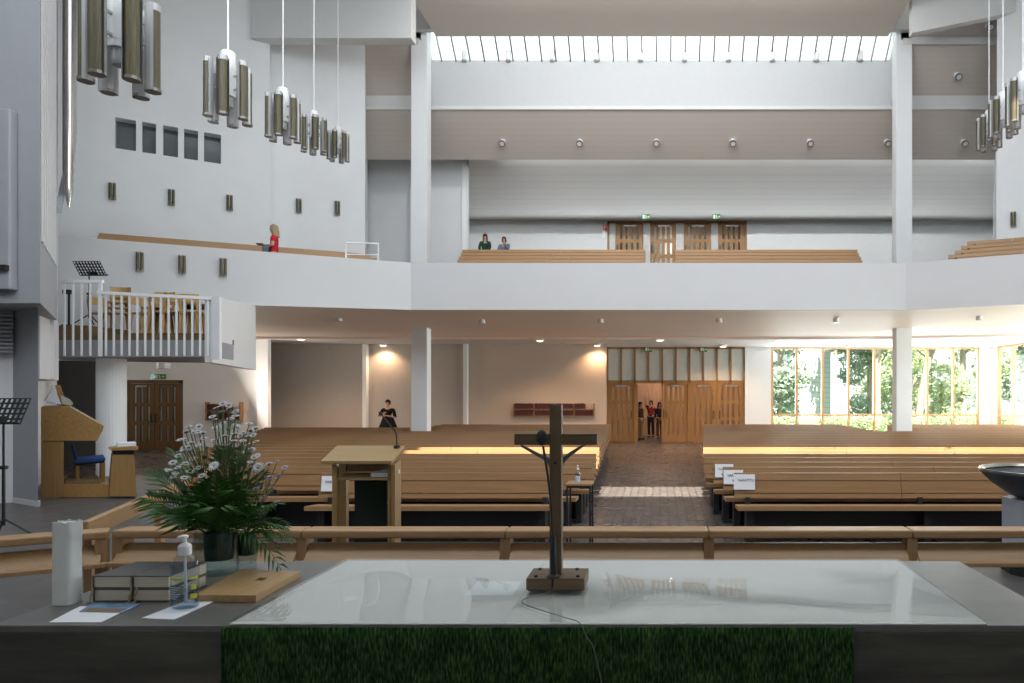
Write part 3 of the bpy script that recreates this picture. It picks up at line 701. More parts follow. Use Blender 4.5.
# reserved signs hung on the pew backs
def reserved(px0, px1, py0, py1, Y, label):
    yy = Y - .085
    c = W((px0 + px1) / 2, (py0 + py1) / 2, yy); w, h = .297, .21
    t = thing('reserved_sign', (c.x, yy, c.z - h / 2), label, 'sign', 'reserved signs on the pew backs')
    MB().prism([(c.x - w / 2, yy - .002, c.z - h / 2), (c.x + w / 2, yy - .002, c.z - h / 2), (c.x + w / 2, yy + .028, c.z + h / 2), (c.x - w / 2, yy + .028, c.z + h / 2)], (0, .002, 0)).build('sheet', M['paper'], t)
    text_mesh('VARATTU', .052, (c.x + .02, yy + .006, c.z + .025), M['ink'], 'lettering', t, rot=(PI / 2 - .14, 0, 0))
reserved(734, 755, 474.2, 490, 10.0, 'white sheet reading VARATTU on the right front pew')
reserved(723.6, 743.5, 469.8, 484.5, 10.8, 'white VARATTU sheet on the right block pew, second row')
reserved(715, 733.6, 464, 477.5, 11.6, 'white VARATTU sheet on the right block pew, third row')
reserved(321, 342, 476, 491.5, 10.0, 'white VARATTU sheet beside the lectern on the left front pew')
# --- balcony benches
UPF = lambda Y: 5.33 + (Y - 22) * .2949 if Y < 25.9 else 6.62
def balcony_bench(x0, x1, Y, ztop, label, group):
    f = UPF(Y)
    return make_pew(x0, x1, Y, label, group, floor=f, woods=(M['bench'], M['bench']), nleg=2, top=ztop - f, groove=.085, gh=.026)
for i, (Y, py) in enumerate(((22.0, 259.6), (23.0, 256.3), (24.0, 253.0), (25.0, 249.8))):
    z = WZ(py, Y)
    balcony_bench(WX(458.5 + i * 1.3, Y), WX(645.5, Y), Y, z, f'wooden balcony bench left of the balcony aisle, {ORD[i]} row', 'balcony benches left of the aisle')
    balcony_bench(WX(675.5, Y), WX(861 - i * 1.2, Y), Y, z, f'wooden balcony bench right of the balcony aisle, {ORD[i]} row', 'balcony benches right of the aisle')
def wing_bench(sgn, d, ztop, s0, s1, label, group):
    """bench parallel to a slanted parapet, d behind it; s runs along the parapet from the column end"""
    p = Vector((-6.48 if sgn < 0 else 6.40, 18.5)); u = Vector((sgn * -.0, 0))
    e = Vector((-8.27, -3.915)) if sgn < 0 else Vector((8.2, -3.88)); e.normalize(); n = Vector((sgn * .428, .904))
    mid = p + e * (s0 + s1) / 2 + n * d; f = 4.48 + .271 * (d - .1)
    rz = math.atan2(e.y, e.x) + (PI if sgn < 0 else 0)
    L = s1 - s0
    t = thing('pew', (mid.x, mid.y, f), label, 'pew', group, rz=rz)
    zt = ztop - f
    bk = MB()
    cuts = [-L / 2 + L * i / 4 for i in range(5)]
    for a, b in zip(cuts, cuts[1:]):
        a += .003; b -= .003
        bk.prism([(a, -.02, zt), (a, .025, zt), (a, .01, zt - .09), (a, -.035, zt - .09)], (b - a, 0, 0))
        bk.prism([(a, -.015, zt - .09), (a, .01, zt - .09), (a, .01, zt - .108), (a, -.015, zt - .108)], (b - a, 0, 0))
        bk.prism([(a, -.038, zt - .108), (a, .007, zt - .108), (a, -.02, zt - .27), (a, -.065, zt - .27)], (b - a, 0, 0))
        bk.prism([(a, -.068, zt - .285), (a, -.03, zt - .285), (a, -.04, zt - .345), (a, -.078, zt - .345)], (b - a, 0, 0))
    bk.build('backrest', M['bench'], t, local=True)
    MB().box(-L / 2, L / 2, -.48, -.09, .46, .52).build('seat', M['bench'], t, local=True)
    for k in range(3):
        x = -L / 2 + .2 + (L - .4) * k / 2
        lg = MB(); lg.box(x - .045, x + .045, -.38, -.1, 0, .47); lg.box(x - .03, x + .03, -.1, -.04, .3, zt - .1)
        lg.build('leg', M['black'], t, local=True)
for i, (d, z) in enumerate(((1.2, 5.71), (1.8, 5.87), (2.4, 6.03))):
    wing_bench(-1, d, z, 0.75 + .12 * i, 6.85 + .12 * i, f'wooden bench behind the left slanted parapet, {ORD[i]} row up', 'benches on the left balcony wing')
for i, (d, z) in enumerate(((1.15, 5.77), (1.65, 5.97), (2.15, 6.18), (2.65, 6.38))):
    wing_bench(1, d, z, 0.95 + .14 * i, 6.0, f'wooden bench behind the right slanted parapet, {ORD[i]} row up', 'benches on the right balcony wing')
# white pipe rail at the end of the left wing benches
t = thing('guard_rail', W(360, 262, 18.3), 'white pipe guard rail at the end of the left balcony benches', 'railing')
y0 = 18.0; a = W(346, 242.5, y0); b = W(378, 243.5, 18.9)
MB().tube([a, b], .022).build('top_bar', M['white'], t)
a2, b2 = a - Vector((0, 0, .3)), b - Vector((0, 0, .3))
MB().tube([a2, b2], .014).build('middle_bar', M['white'], t)
for p in (a, b): MB().tube([p, (p.x, p.y, 4.72)], .022).build('post', M['white'], t)

# ================================================================ hymn book shelves on the walls
def book_shelf(x0, x1, y, z0, z1, label, nb=4):
    t = thing('book_shelf', ((x0 + x1) / 2, y, z0), label, 'shelf')
    s = MB(); h = (z1 - z0) / 2
    for k in range(2): s.box(x0, x1, y - .22, y - .02, z0 + h * k - .015, z0 + h * k + .015)
    s.build('shelf_board', M['oakrail'], t)
    u = MB()
    for k in range(nb + 1):
        x = x0 + (x1 - x0) * k / nb; u.box(x - .015, x + .015, y - .22, y - .0, z0 - .02, z1 - .04)
    u.build('bracket', M['oakrailv'], t)
    for k in range(2):
        bk = MB(); r = random.Random(k + int(x0 * 10))
        x = x0 + .04; xe = x1 - (.05 if k == 0 else .35)
        while x < xe:
            w = r.uniform(.022, .034)
            if min(abs(x + w / 2 - (x0 + (x1 - x0) * q / nb)) for q in range(nb + 1)) > .04:
                bk.box(x, x + w - .003, y - .18, y - .04, z0 + h * k + .016, z0 + h * k + .016 + r.uniform(.2, .225))
            x += w
        o = solo('hymnals', bk, M['hymnal'], f'dark red hymnals packed on the {"upper" if k else "lower"} board of the {label}'.replace('the wide', 'wide').replace('the narrow', 'narrow'), 'books', 'dark red hymnals on wall shelves')
        o['kind'] = 'stuff'
    return t
book_shelf(WX(514, 28.1), WX(594, 28.1), 28.255, WZ(416, 28.1), WZ(402.5, 28.1), 'wide wall shelf of hymnals left of the entrance doors')
book_shelf(WX(206, 25.7), WX(240, 25.7), 25.89, WZ(420, 25.7), WZ(401, 25.7), 'narrow wall shelf of hymnals behind the flowers', 2)
# ================================================================ lamps
def make_chandelier(label, group):
    """cluster of half-round tubes round a white can; origin at the bottom centre of the tubes, tubes 0.72 m"""
    t = thing('pendant_lamp', (0, 0, 0), label, 'lamp', group)
    L = .72
    can = MB(); can.lathe([(0, .30), (.085, .30), (.085, .36), (.088, .362), (.088, .60), (.085, .602), (.085, .84), (.07, .865), (0, .87)], n=20)
    can.build('can', M['lampwhite'], t, smooth=False)
    lo = MB(); lo.lathe([(0, .17), (.055, .17), (.06, .2), (.06, .30), (0, .30)], n=16); lo.build('lamp_head', M['lampshell'], t)
    hb = MB()
    for k in range(6):
        a = k * PI / 3 + .35; c, s = math.cos(a), math.sin(a)
        for z in (.38, .55): hb.beam((.07 * c, .07 * s, z), (.19 * c, .19 * s, z), .02, .02)
    hb.build('arms', M['lampshell'], t)
    for k in range(6):
        a = k * PI / 3 + .35; cx_, cy_ = .22 * math.cos(a), .22 * math.sin(a)
        g = MB(); g.lathe([(.052, .02), (.052, L - .06)], (cx_, cy_, 0), 10, a - PI * .55, a + PI * .55)
        g.lathe([(.0, L - .06), (.052, L - .06)], (cx_, cy_, 0), 10, a - PI * .55, a + PI * .55)
        tube = g.build('grille', M['lampgold'], t, smooth=True)
        sh = MB(); sh.lathe([(.07, .0), (.07, L - .03), (.064, L - .03), (.064, 0.0), (.07, .0)], (cx_ + .012 * math.cos(a), cy_ + .012 * math.sin(a), 0), 10, a + PI * .5, a + PI * 1.5)
        sh.build('shell', M['lampshell'], t, smooth=False)
        MB().lathe([(0, L - .06), (.055, L - .06), (.055, L + .0), (0, L)], (cx_, cy_, 0), 12).build('top_cap', M['lampshell'], t)
        MB().lathe([(0, 0), (.06, 0), (.06, .025), (0, .025)], (cx_, cy_, 0), 12).build('end_cap', M['lampcap'], t)
    rod = MB(); rod.cyl((0, 0, .86), (0, 0, 1.86), .011, n=8); rod.build('rod', M['lampwhite'], t)
    return t
LEFT = [(120, 87, 5.75, 'pendant lamp of gold tubes at upper left, the lowest and biggest of its line'),
        (228, 121, 8.9, 'pendant lamp of gold tubes above the small square wall windows, second largest on the left'),
        (283, 140, 11.9, 'pendant lamp of gold tubes, middle one of the five descending on the left'),
        (314, 152, 15.1, 'pendant lamp of gold tubes, second smallest of the five on the left'),
        (338, 160.5, 18.3, 'pendant lamp of gold tubes, smallest of the five on the left')]
RIGHT = [(989, 149, 16.0, 'pendant lamp of gold tubes, smallest of the three at upper right'),
         (1003, 136, 14.0, 'pendant lamp of gold tubes, middle of the three at upper right'),
         (1023, 124, 11.8, 'pendant lamp of gold tubes cut by the right picture edge')]
proto = None
for grp, lst in (('pendant lamps hanging on the left', LEFT), ('pendant lamps hanging on the right', RIGHT)):
    for (px, py, Y, lab) in lst:
        if proto is None: proto = o = make_chandelier(lab, grp)
        else:
            o = copy_tree(proto); o['label'] = lab; o['group'] = grp
        o.location = W(px, py, Y); ROOTM[o.name] = Matrix.Translation(o.location); o.rotation_euler.z = 0.12 * (px % 7)
        top = ZR if Y < 17 else ZR
        for ch in o.children:
            if ch.name.startswith('rod'):
                s = (top - o.location.z - .86); ch.scale.z = s; ch.location.z = .86 - .86 * s
# --- wall sconces
def make_sconce(label, group):
    t = thing('wall_lamp', (0, 0, 0), label, 'lamp', group)     # faces -Y, wall at y=0, origin at the bottom
    for s in (-1, 1):
        g = MB(); g.lathe([(0, .02), (.033, .02), (.033, .40), (0, .40)], (s * .04, -.07, 0), 12); g.build('grille_tube', M['lampgold'], t, smooth=False)
        MB().lathe([(0, 0), (.039, 0), (.039, .025), (0, .025)], (s * .04, -.07, 0), 12).build('end_cap', M['lampcap'], t); MB().lathe([(0, .40), (.036, .40), (.036, .425), (0, .425)], (s * .04, -.07, 0), 12).build('top_cap', M['lampshell'], t)
    MB().box(-.012, .012, -.07, 0, .1, .34).build('bracket', M['lampshell'], t)
    return t
sp = None
def par_at(px, py):
    p0, p1 = Vector(PL[0]), Vector(PL[1]); k = (px - CX) / F; u = (p1 - p0).normalized()
    s = (k * p0.y - p0.x) / (u.x - k * u.y); y = p0.y + s * u.y
    return Vector((k * y, y, WZ(py, y))), math.atan2(u.y, u.x)
aw = math.atan2(U.y, U.x); ai = math.atan2(rwl[1][1] - rwl[0][1], rwl[1][0] - rwl[0][0])
SCN = []
for px, py, lab in ((112.5, 200, 'above the left bench end, nearest the organ'), (171.5, 206, 'above the left benches, middle of three'), (229.5, 211, 'above the left benches, nearest the red-shirted woman')):
    SCN.append((on_wall(px, py)[0], aw, 'gold wall lamp on the white wing wall ' + lab, 'wall lamps above the left benches'))
for px, py, lab in ((298.5, 213.5, 'left of the two'), (337, 215.5, 'right of the two')):
    SCN.append((on_wall(px, py, rwl)[0], ai, 'gold wall lamp on the recessed wing wall under the small pendants, ' + lab, 'wall lamps on the recessed wall'))
for px, py, lab in ((140.5, 271, 'nearest the music stand'), (182.5, 274, 'in the middle'), (223.5, 276.5, 'furthest from the music stand')):
    p, a = par_at(px, py); SCN.append((p, a, 'gold wall lamp on the white parapet above the stacked chairs, ' + lab, 'wall lamps on the parapet'))
ur = Vector((mr[1][0] - mr[0][0], mr[1][1] - mr[0][1])); ar = math.atan2(ur.y, ur.x)
SCN.append((on_wall(1013.5, 227, mr)[0], ar, 'gold wall lamp on the white wall above the right benches', None))
for (p, a, lab, grp) in SCN:
    if sp is None: sp = o = make_sconce(lab, grp)
    else:
        o = copy_tree(sp); o['label'] = lab
        if grp: o['group'] = grp
        elif 'group' in o: del o['group']
    o.location = p; o.rotation_euler.z = a; ROOTM[o.name] = Matrix.Translation(p)
# --- round spotlights: a cylinder barrel in a ring
def make_spot(label, group):
    t = thing('spotlight', (0, 0, 0), label, 'lamp', group)     # origin at its fixing, hangs along -Z towards the viewer
    b = MB(); b.cyl((0, .02, .0), (0, -.16, -.14), .095, n=16); b.build('barrel', M['lampwhite'], t)
    MB().cyl((0, -.185, -.165), (0, -.19, -.17), .078, n=16).build('lens', M['lampwhite'], t)
    r = MB(); r.cyl((0, -.14, -.125), (0, -.185, -.165), .108, n=16); r.build('rim', M['lampcap'], t)
    return t
st_ = None
def put_spot(p, lab, grp):
    global st_
    if st_ is None: st_ = o = make_spot(lab, grp)
    else:
        o = copy_tree(st_); o['label'] = lab; o['group'] = grp
    o.location = p; ROOTM[o.name] = Matrix.Translation(p); return o
def baffle_pt(px, py, A_, B_):
    """point on the sloping band between profile points A_ (y,z) and B_"""
    v = (CY - py) / F
    # EYE + v*y = zA + (zB-zA)*(y-yA)/(yB-yA)
    m = (B_[1] - A_[1]) / (B_[0] - A_[0]); y = (A_[1] - m * A_[0] - EYE) / (v - m)
    return W(px, py, y)
for i, px in enumerate((503, 580, 656.5, 732.5, 809.5, 886.5, 963)):
    put_spot(baffle_pt(px, 141, (22.95, 11.27), (24.35, 10.06)), f'round ceiling spotlight on the beige band below the skylight, {ORD[i] if i else "first"} from the left column', 'spotlights on the lower band')
put_spot(baffle_pt(348, 75, (22.05, 12.92), (23.1, 11.72)), 'round spotlight on the beige ceiling band behind the small left pendants', 'side spotlights')
put_spot(baffle_pt(956.5, 74.5, (22.05, 12.92), (23.1, 11.72)), 'round spotlight on the beige ceiling band right of the right column', 'side spotlights')
y = (ZR - EYE) * F / (CY - 25)
put_spot(W(988, 25, y), 'round spotlight on the flat ceiling at the upper right corner', 'side spotlights')
# skylight well fittings: small white cups standing on brackets
wp = None
for i in range(10):
    px = 465.3 + 43.8 * i; p = W(px, 62.5, 23.03)
    lab = f'small white lamp on the bright skylight wall, {ORD[i] if i else "first"} from the left column'
    if wp is None:
        wp = o = thing('skylight_lamp', (0, 0, 0), lab, 'lamp', 'white lamps in the skylight')
        MB().lathe([(0, 0), (.075, .0), (.085, .05), (.085, .3), (0, .3)], (0, -.14, 0), 14).build('cup', M['lampwhite'], o)
        MB().lathe([(0, -.03), (.09, -.03), (.09, .0), (0, .0)], (0, -.14, 0), 14).build('rim', M['lampshell'], o)
        MB().box(-.03, .03, -.1, 0, .1, .16).build('bracket', M['lampshell'], o)
    else:
        o = copy_tree(wp); o['label'] = lab
    o.location = p; ROOTM[o.name] = Matrix.Translation(p)
# --- downlights under the balcony
def flat_pt(px, py, z):
    y = (z - EYE) * F / (CY - py); return W(px, py, y)
dp = None
DL = [(301, 337, 'left of the grey partitions'), (383, 343.5, 'above the standing visitor in black'), (472, 344.5, 'above the pale wall fin'), (540, 338.5, 'above the wide hymnal shelf'), (597, 343.6, 'above the left edge of the entrance doors'), (660, 338, 'above the middle of the entrance doors'), (723, 344.5, 'above the right edge of the entrance doors'), (779, 338, 'above the left end of the windows'), (848, 344.5, 'above the windows, left of the column'), (976, 344, 'above the windows, right of the column'), (1017, 336, 'at the right corner windows')]
for (px, py, w) in DL:
    p = flat_pt(px, py, 4.02); lab = 'lit warm ceiling lamp under the balcony ' + w
    if dp is None:
        dp = o = thing('ceiling_lamp', (0, 0, 0), lab, 'lamp', 'lit ceiling lamps under the balcony')
        MB().lathe([(0, 0), (.15, 0), (.155, -.05), (.135, -.09), (.13, -.05), (0, -.045)], n=20).build('bowl', M['lampwhite'], o)
        MB().lathe([(0, -.11), (.07, -.105), (.125, -.075), (.125, -.06), (0, -.055)], n=20).build('lamp_glass', M['lit'], o)
    else:
        o = copy_tree(dp); o['label'] = lab
    o.location = p; ROOTM[o.name] = Matrix.Translation(p)
    ld = bpy.data.lights.new('downlight', 'SPOT'); ld.energy = {301: 330, 383: 110, 472: 120, 540: 330, 597: 110, 660: 360, 723: 200}.get(px, 130); ld.color = (1, .63, .36); ld.spot_size = 2.5; ld.spot_blend = .6; ld.shadow_soft_size = .1
    lo = bpy.data.objects.new('downlight', ld); COL.objects.link(lo); lo.location = p + Vector((0, 0, -.14))
# unlit round fittings on the soffit
up_ = None
SF = [(339, 319, -12, 'left of the left column'), (482, 321.5, 0, 'first right of the left column'), (600.5, 321, 0, 'left of the entrance doors'), (719, 320.5, 0, 'above the closed entrance doors'), (836, 320.5, 0, 'left of the right column'), (979, 318, 12, 'right of the right column')]
for (px, py, k, w) in SF:
    p = flat_pt(px, py - 1, 4.145); lab = 'unlit round ceiling fitting on the balcony soffit ' + w
    if up_ is None:
        up_ = o = thing('ceiling_fitting', (0, 0, 0), lab, 'lamp', 'unlit fittings on the soffit')
        MB().lathe([(0, .1), (.075, .1), (.08, -.06), (.1, -.07), (.1, -.085), (0, -.085)], n=18).build('cup', M['lampwhite'], o)
        MB().lathe([(0, -.09), (.085, -.09), (.085, -.084), (0, -.084)], n=18).build('lens', M['transom'], o)
    else:
        o = copy_tree(up_); o['label'] = lab
    o.location = p; ROOTM[o.name] = Matrix.Translation(p)
# small white lamps under the choir balcony
for i, (px, py, lab) in enumerate(((64, 364, 'round white lamp under the choir balcony nearest the organ'), (74, 364.5, 'round white lamp under the choir balcony beside the round column'), (163.5, 363.5, 'round white lamp above the dark side door'))):
    p = flat_pt(px, py, 3.05) if i < 2 else W(163.5, 366, 22.6)
    t = thing('ceiling_lamp', p, lab, 'lamp')
    MB().lathe([(0, -.07), (.1, -.07), (.13, -.04), (.13, .0), (0, 0)] if i < 2 else [(0, -.1), (.16, -.1), (.18, -.07), (.18, .1), (.1, .12), (.1, .2), (0, .2)], p, 18).build('shade', M['lampwhite'], t)
    MB().lathe([(0, 0), (.05, 0), (.05, .02), (0, .02)] if i < 2 else [(0, .2), (.04, .2), (.04, 3.9 - p.z), (0, 3.9 - p.z)], p, 10).build('mount', M['steel'], t)
# ================================================================ choir balcony at the left
CB = [(-12.3, 14.0), (-8.8, 14.0), (-9.75, 17.1), (-12.9, 15.6)]
ZC = WZ(340, 14)
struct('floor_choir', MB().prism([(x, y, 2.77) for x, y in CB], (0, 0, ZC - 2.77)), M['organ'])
struct('wall_choir_side', MB().prism([(-8.8, 13.96, 2.66), (-9.75, 17.15, 2.62), (-9.75, 17.15, 4.17), (-8.8, 13.96, 3.96)], (-.14, 0.0, 0)), M['parapet'])
rz = thing('wooden_platform', (-10.5, 14.9, ZC), 'stepped brown wooden platform under the stacked chairs on the choir balcony', 'platform')
# riser steps climb towards the left
for x0, x1, h, y0 in ((WX(93, 14.4), WX(206, 14.4), .10, 14.3), (WX(93, 14.9), WX(203, 14.9), .2, 14.75), (WX(62, 14.5), WX(93, 14.5), .32, 14.35)):
    MB().box(x0, x1, y0, 15.35 if y0 < 14.7 and h < .3 else 15.45, ZC + (.0), ZC + h).build('riser_step', M['riserwood'], rz)
# white bar railing in front of the slab
rl = thing('bar_railing', (-10.4, 13.93, 2.77), 'white vertical bar railing in front of the stacked chairs on the choir balcony', 'railing')
YR = 13.93
zr1, zr2 = WZ(281, YR), WZ(294, YR)
MB().box(WX(62, YR), WX(103, YR), YR - .03, YR + .03, zr1 - .04, zr1 + .02).build('handrail', M['white'], rl)
MB().hexa([(WX(98, YR), YR - .03, WZ(292, YR) - .04), (WX(213, YR), YR - .03, WZ(298, YR) - .04), (WX(213, YR), YR + .03, WZ(298, YR) - .04), (WX(98, YR), YR + .03, WZ(292, YR) - .04), (WX(98, YR), YR - .03, WZ(292, YR) + .02), (WX(213, YR), YR - .03, WZ(298, YR) + .02), (WX(213, YR), YR + .03, WZ(298, YR) + .02), (WX(98, YR), YR + .03, WZ(292, YR) + .02)]).build('handrail', M['white'], rl)
MB().box(WX(98.5, YR), WX(102, YR), YR - .015, YR + .015, 2.78, zr1).build('post', M['white'], rl)
MB().box(WX(213, YR), WX(221, YR), YR - .05, YR + .03, 2.72, WZ(297, YR)).build('post', M['parapet'], rl)
for i in range(19):
    px = 64.5 + 8.6 * i if i < 4 else 106 + 7.85 * (i - 4)
    if px > 212: continue
    top = zr1 if px < 98 else WZ(292 + (px - 98) * .052, YR)
    MB().box(WX(px, YR) - .016, WX(px, YR) + .016, YR - .012, YR + .012, 2.79, top - .02).build('bar', M['white'], rl)
# stacking wooden chairs
def make_chair(label, group, back=True):
    t = thing('stacking_chair', (0, 0, 0), label, 'chair', group)
    MB().lathe([(0, .43), (.185, .43), (.19, .44), (.185, .455), (0, .455)], n=20).build('seat', M['chairwood'], t)
    for k in range(4):
        a = PI / 4 + k * PI / 2; c, s = math.cos(a), math.sin(a)
        MB().beam((.17 * c, .17 * s, .43), (.22 * c, .22 * s, 0), .05, .03, up=(c, s, 0)).build('leg', M['chairwood'], t)
    if back:
        for sx in (-1, 1): MB().beam((sx * .15, .14, .40), (sx * .15, .22, .72), .035, .02, up=(0, 1, 0)).build('back_post', M['chairwood'], t)
        bk = MB(); bk.lathe([(.30, .64), (.30, .80), (.285, .80), (.285, .64), (.30, .64)], (0, -.06, 0), 10, PI / 2 - .68, PI / 2 + .68); bk.build('backrest', M['chairwood'], t)
    return t
cp_ = None
def put_chair(x, y, z, rzv, lab, grp):
    global cp_
    if cp_ is None: cp_ = o = make_chair(lab, grp)
    else:
        o = copy_tree(cp_); o['label'] = lab; o['group'] = grp
    o.location = (x, y, z); o.rotation_euler.z = rzv; ROOTM[o.name] = Matrix.Translation(o.location)
zs = ZC + .2
G1 = 'chairs on the choir balcony platform'
put_chair(WX(102, 15.1), 15.1, zs, 1.2, 'single wooden chair turned sideways, nearest the black music stand', G1)
for k in range(3): put_chair(WX(117, 15.0), 15.0, zs + .11 * k, 0.3, f'wooden chair in the tall stack beside the single sideways chair, {["bottom", "middle", "top"][k]} of three', G1)
put_chair(WX(143, 15.1), 15.1, zs, 1.4, 'wooden chair turned sideways, left in the middle cluster on the choir platform', G1)
for k in range(2): put_chair(WX(151, 15.0), 15.02, zs + .11 * k, -.4, f'wooden chair in the middle stack on the choir platform, {["lower", "upper"][k]}', G1)
for k in range(2): put_chair(WX(162, 15.0), 14.98, zs + .11 * k, .2, f'wooden chair in the right stack of the middle cluster, {["lower", "upper"][k]}', G1)
for k, px in enumerate((172, 180, 187, 194, 201)): put_chair(WX(px, 15.1), 14.85 + (k % 2) * .3, ZC + (.1 if k % 2 == 0 and False else .2), 2.9 + .1 * k, f'wooden chair in the low row near the white cheek wall, {["first", "second", "third", "fourth", "fifth"][k]} from the left', G1)
# music stands
def music_stand(loc, h, label, tray_w=.5, tilt=.5, rzv=0.0, leaflet=False):
    t = thing('music_stand', loc, label, 'music stand', None, rz=rzv)
    # perforated tray: bars with rows of round openings
    tr = MB(); hw, hh = tray_w / 2, .165; nx, nz = 9, 5
    c, s = math.cos(tilt), math.sin(tilt)
    def P(u, v, d=0): return (u, v * s + d * c, h + v * c - d * s)
    us = [-hw + 2 * hw * i / nx for i in range(nx + 1)]; vs = [-hh + 2 * hh * j / nz for j in range(nz + 1)]
    g = .014
    def cell(u0, u1, v0, v1): tr.hexa([P(u0, v0), P(u1, v0), P(u1, v0, .006), P(u0, v0, .006), P(u0, v1), P(u1, v1), P(u1, v1, .006), P(u0, v1, .006)])
    for u in us: cell(max(-hw, u - g), min(hw, u + g), -hh, hh)
    for v in vs: cell(-hw, hw, max(-hh, v - g * .8), min(hh, v + g * .8))
    cell(-.09, .09, -hh, -hh + .1)
    tr.hexa([P(-hw, -hh, -.05), P(hw, -hh, -.05), P(hw, -hh, .006), P(-hw, -hh, .006), P(-hw, -hh + .008, -.05), P(hw, -hh + .008, -.05), P(hw, -hh + .008, .006), P(-hw, -hh + .008, .006)])
    tr.build('tray', M['black'], t, local=True)
    MB().cyl((0, .02, .16), (0, .02, h - .02), .012, n=10).cyl((0, .02, .16), (0, .02, h * .55), .017, n=10).build('pole', M['blackmetal'], t, local=True)
    MB().cyl((-.04, .02, h * .56), (.04, .02, h * .56), .022, n=10).build('knob', M['black'], t, local=True)
    for k in range(3):
        a = k * 2 * PI / 3 + .4
        MB().tube([(0, .02, .24), (.30 * math.cos(a), .02 + .30 * math.sin(a), .012)], .011, 6).build('leg', M['blackmetal'], t, local=True)
    return t
music_stand((WX(90, 14.55), 14.55, ZC + .322), WZ(268, 14.5) - ZC - .322, 'black perforated music stand on the choir balcony', .56, .62, PI)
music_stand((WX(2, 8.2), 8.2, .36), WZ(411, 8.2) - .36, 'black perforated music stand on the dark floor at the left picture edge', .55, .45)
t = thing('microphone_stand', (WX(69, 14.6), 14.6, ZC + .322), 'short black stand pole behind the left railing bars', 'stand')
zb = ZC + .322
MB().cyl((WX(69, 14.6), 14.6, zb + .02), (WX(69, 14.6), 14.6, WZ(291, 14.6)), .02, n=10).build('pole', M['black'], t)
MB().box(WX(69, 14.6) - .09, WX(69, 14.6) + .06, 14.54, 14.66, WZ(294, 14.6), WZ(290, 14.6)).build('head', M['black'], t)
MB().cyl((WX(69, 14.6), 14.6, zb), (WX(69, 14.6), 14.6, zb + .03), .13, n=16).build('base', M['black'], t)

# ================================================================ organ
og = thing('organ', (-10.3, 11.2, .36), 'tall pale grey pipe organ case filling the left edge above the console', 'organ')
zb = WZ(303, 10)
og_case = [(-14, 10.0), (-8.72, 10.0), (-10.43, 12.3), (-14, 12.3)]
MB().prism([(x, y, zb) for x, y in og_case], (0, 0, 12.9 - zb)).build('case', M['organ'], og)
# raised side panel and a niche on the front face
MB().box(-14, WX(12, 9.9), 9.86, 10.0, WZ(290, 9.93), WZ(110, 9.93)).build('front_panel', M['organ'], og, bevel=.02)
MB().box(-14, WX(8, 9.84), 9.80, 9.86, WZ(270, 9.83), WZ(265, 9.83)).build('slot', M['black'], og)
dF = Vector((-1.71, 2.3)).normalized(); nF = Vector((dF.y, -dF.x)) * 1.0   # facade direction, outward normal (+X side)
nF = Vector((.803, .597))
def FP(s, o): p = Vector((-8.72, 10.0)) + dF * s + nF * o; return (p.x, p.y)
# facade skin with vertical fluting and the rows of pipes beyond
fl = MB()
for i in range(7):
    a, b = FP(.15 + i * .36, 0.0), FP(.40 + i * .36, 0.0); c, d = FP(.40 + i * .36, .012), FP(.15 + i * .36, .012)
    fl.prism([(a[0], a[1], zb + .9), (b[0], b[1], zb + .9), (c[0], c[1], zb + .9), (d[0], d[1], zb + .9)], (0, 0, 8))
fl.build('facade_panel', M['organwhite'], og)
MB().prism([(*FP(2.9, -.6), 2.3), (*FP(2.9, -.04), 2.3), (*FP(4.6, -.10), 2.3), (*FP(4.6, -.6), 2.3)], (0, 0, 10.6)).build('side_tower', M['organwhite'], og)
r = random.Random(3)
for i in range(14):
    s = 2.95 + i * .12; rad = .065 - .0018 * i
    p = FP(s, .15 - .03 * (i % 2)); z0 = 5.3 + .12 * i + .25 * (i % 2)
    MB().lathe([(.012, 0), (rad, .3), (rad, .36), (rad, 7.2 - .12 * i), (rad * .97, 7.2 - .12 * i), (rad * .97, .5)], (p[0], p[1], z0), 14).build('organ_pipe', M['pipe'], og, smooth=True)
MB().prism([(*FP(2.5, .0), 5.1), (*FP(2.5, .08), 5.1), (*FP(5.0, .08), 6.6), (*FP(5.0, 0), 6.6)], (0, 0, .12)).build('wind_chest', M['organ'], og)
# lower white case and its pier below
low = [(WX(40, 11.6), 11.6), (WX(59, 12.9), 12.9), (-12.5, 12.9), (-12.5, 11.6)]
MB().prism([(x, y, 2.28) for x, y in low], (0, 0, zb - 2.26)).build('lower_case', M['organwhite'], og, bevel=.02)
MB().prism([(WX(46, 11.9) + .0, 11.85, WZ(318, 11.9) - .45), (WX(62, 13.2), 13.1, WZ(318, 11.9) - .65), (WX(62, 13.2), 13.1, 4.6), (WX(46, 11.9), 11.85, 4.6)], (-.05, -.05, 0)).build('side_panel', M['organwhite'], og)
struct('wall_organ_pier', MB().prism([(WX(13, 11.0), 11.0, .35), (WX(38, 10.6), 10.6, .35), (WX(24, 11.7), 11.7, .35), (-12.5, 11.7, .35)], (0, 0, 3.1)), M['organ'])
struct('baseboard_organ', MB().prism([(WX(13, 10.97) - .0, 10.97, .36), (WX(38.5, 10.56), 10.56, .36), (WX(40.5, 10.7), 10.7, .36), (WX(15, 11.1), 11.1, .36)], (0, 0, .08)), M['organwhite'])
struct('wall_organ_left', MB().prism([(-13.2, 9.2, .35), (WX(13, 11.0), 11.0, .35), (WX(13, 11.0) - .2, 11.3, .35), (-13.5, 9.5, .35)], (0, 0, 3.2)), M['organwhite'])
gr = thing('air_grille', (WX(4, 10.6), 10.6, WZ(352, 10.6)), 'slatted grey air grille under the organ case at the left picture edge', 'grille')
pA, pB = Vector((-12.6, 9.6)), Vector((WX(14, 10.93), 10.93)); dd = (pB - pA).normalized(); nn = Vector((dd.y, -dd.x))
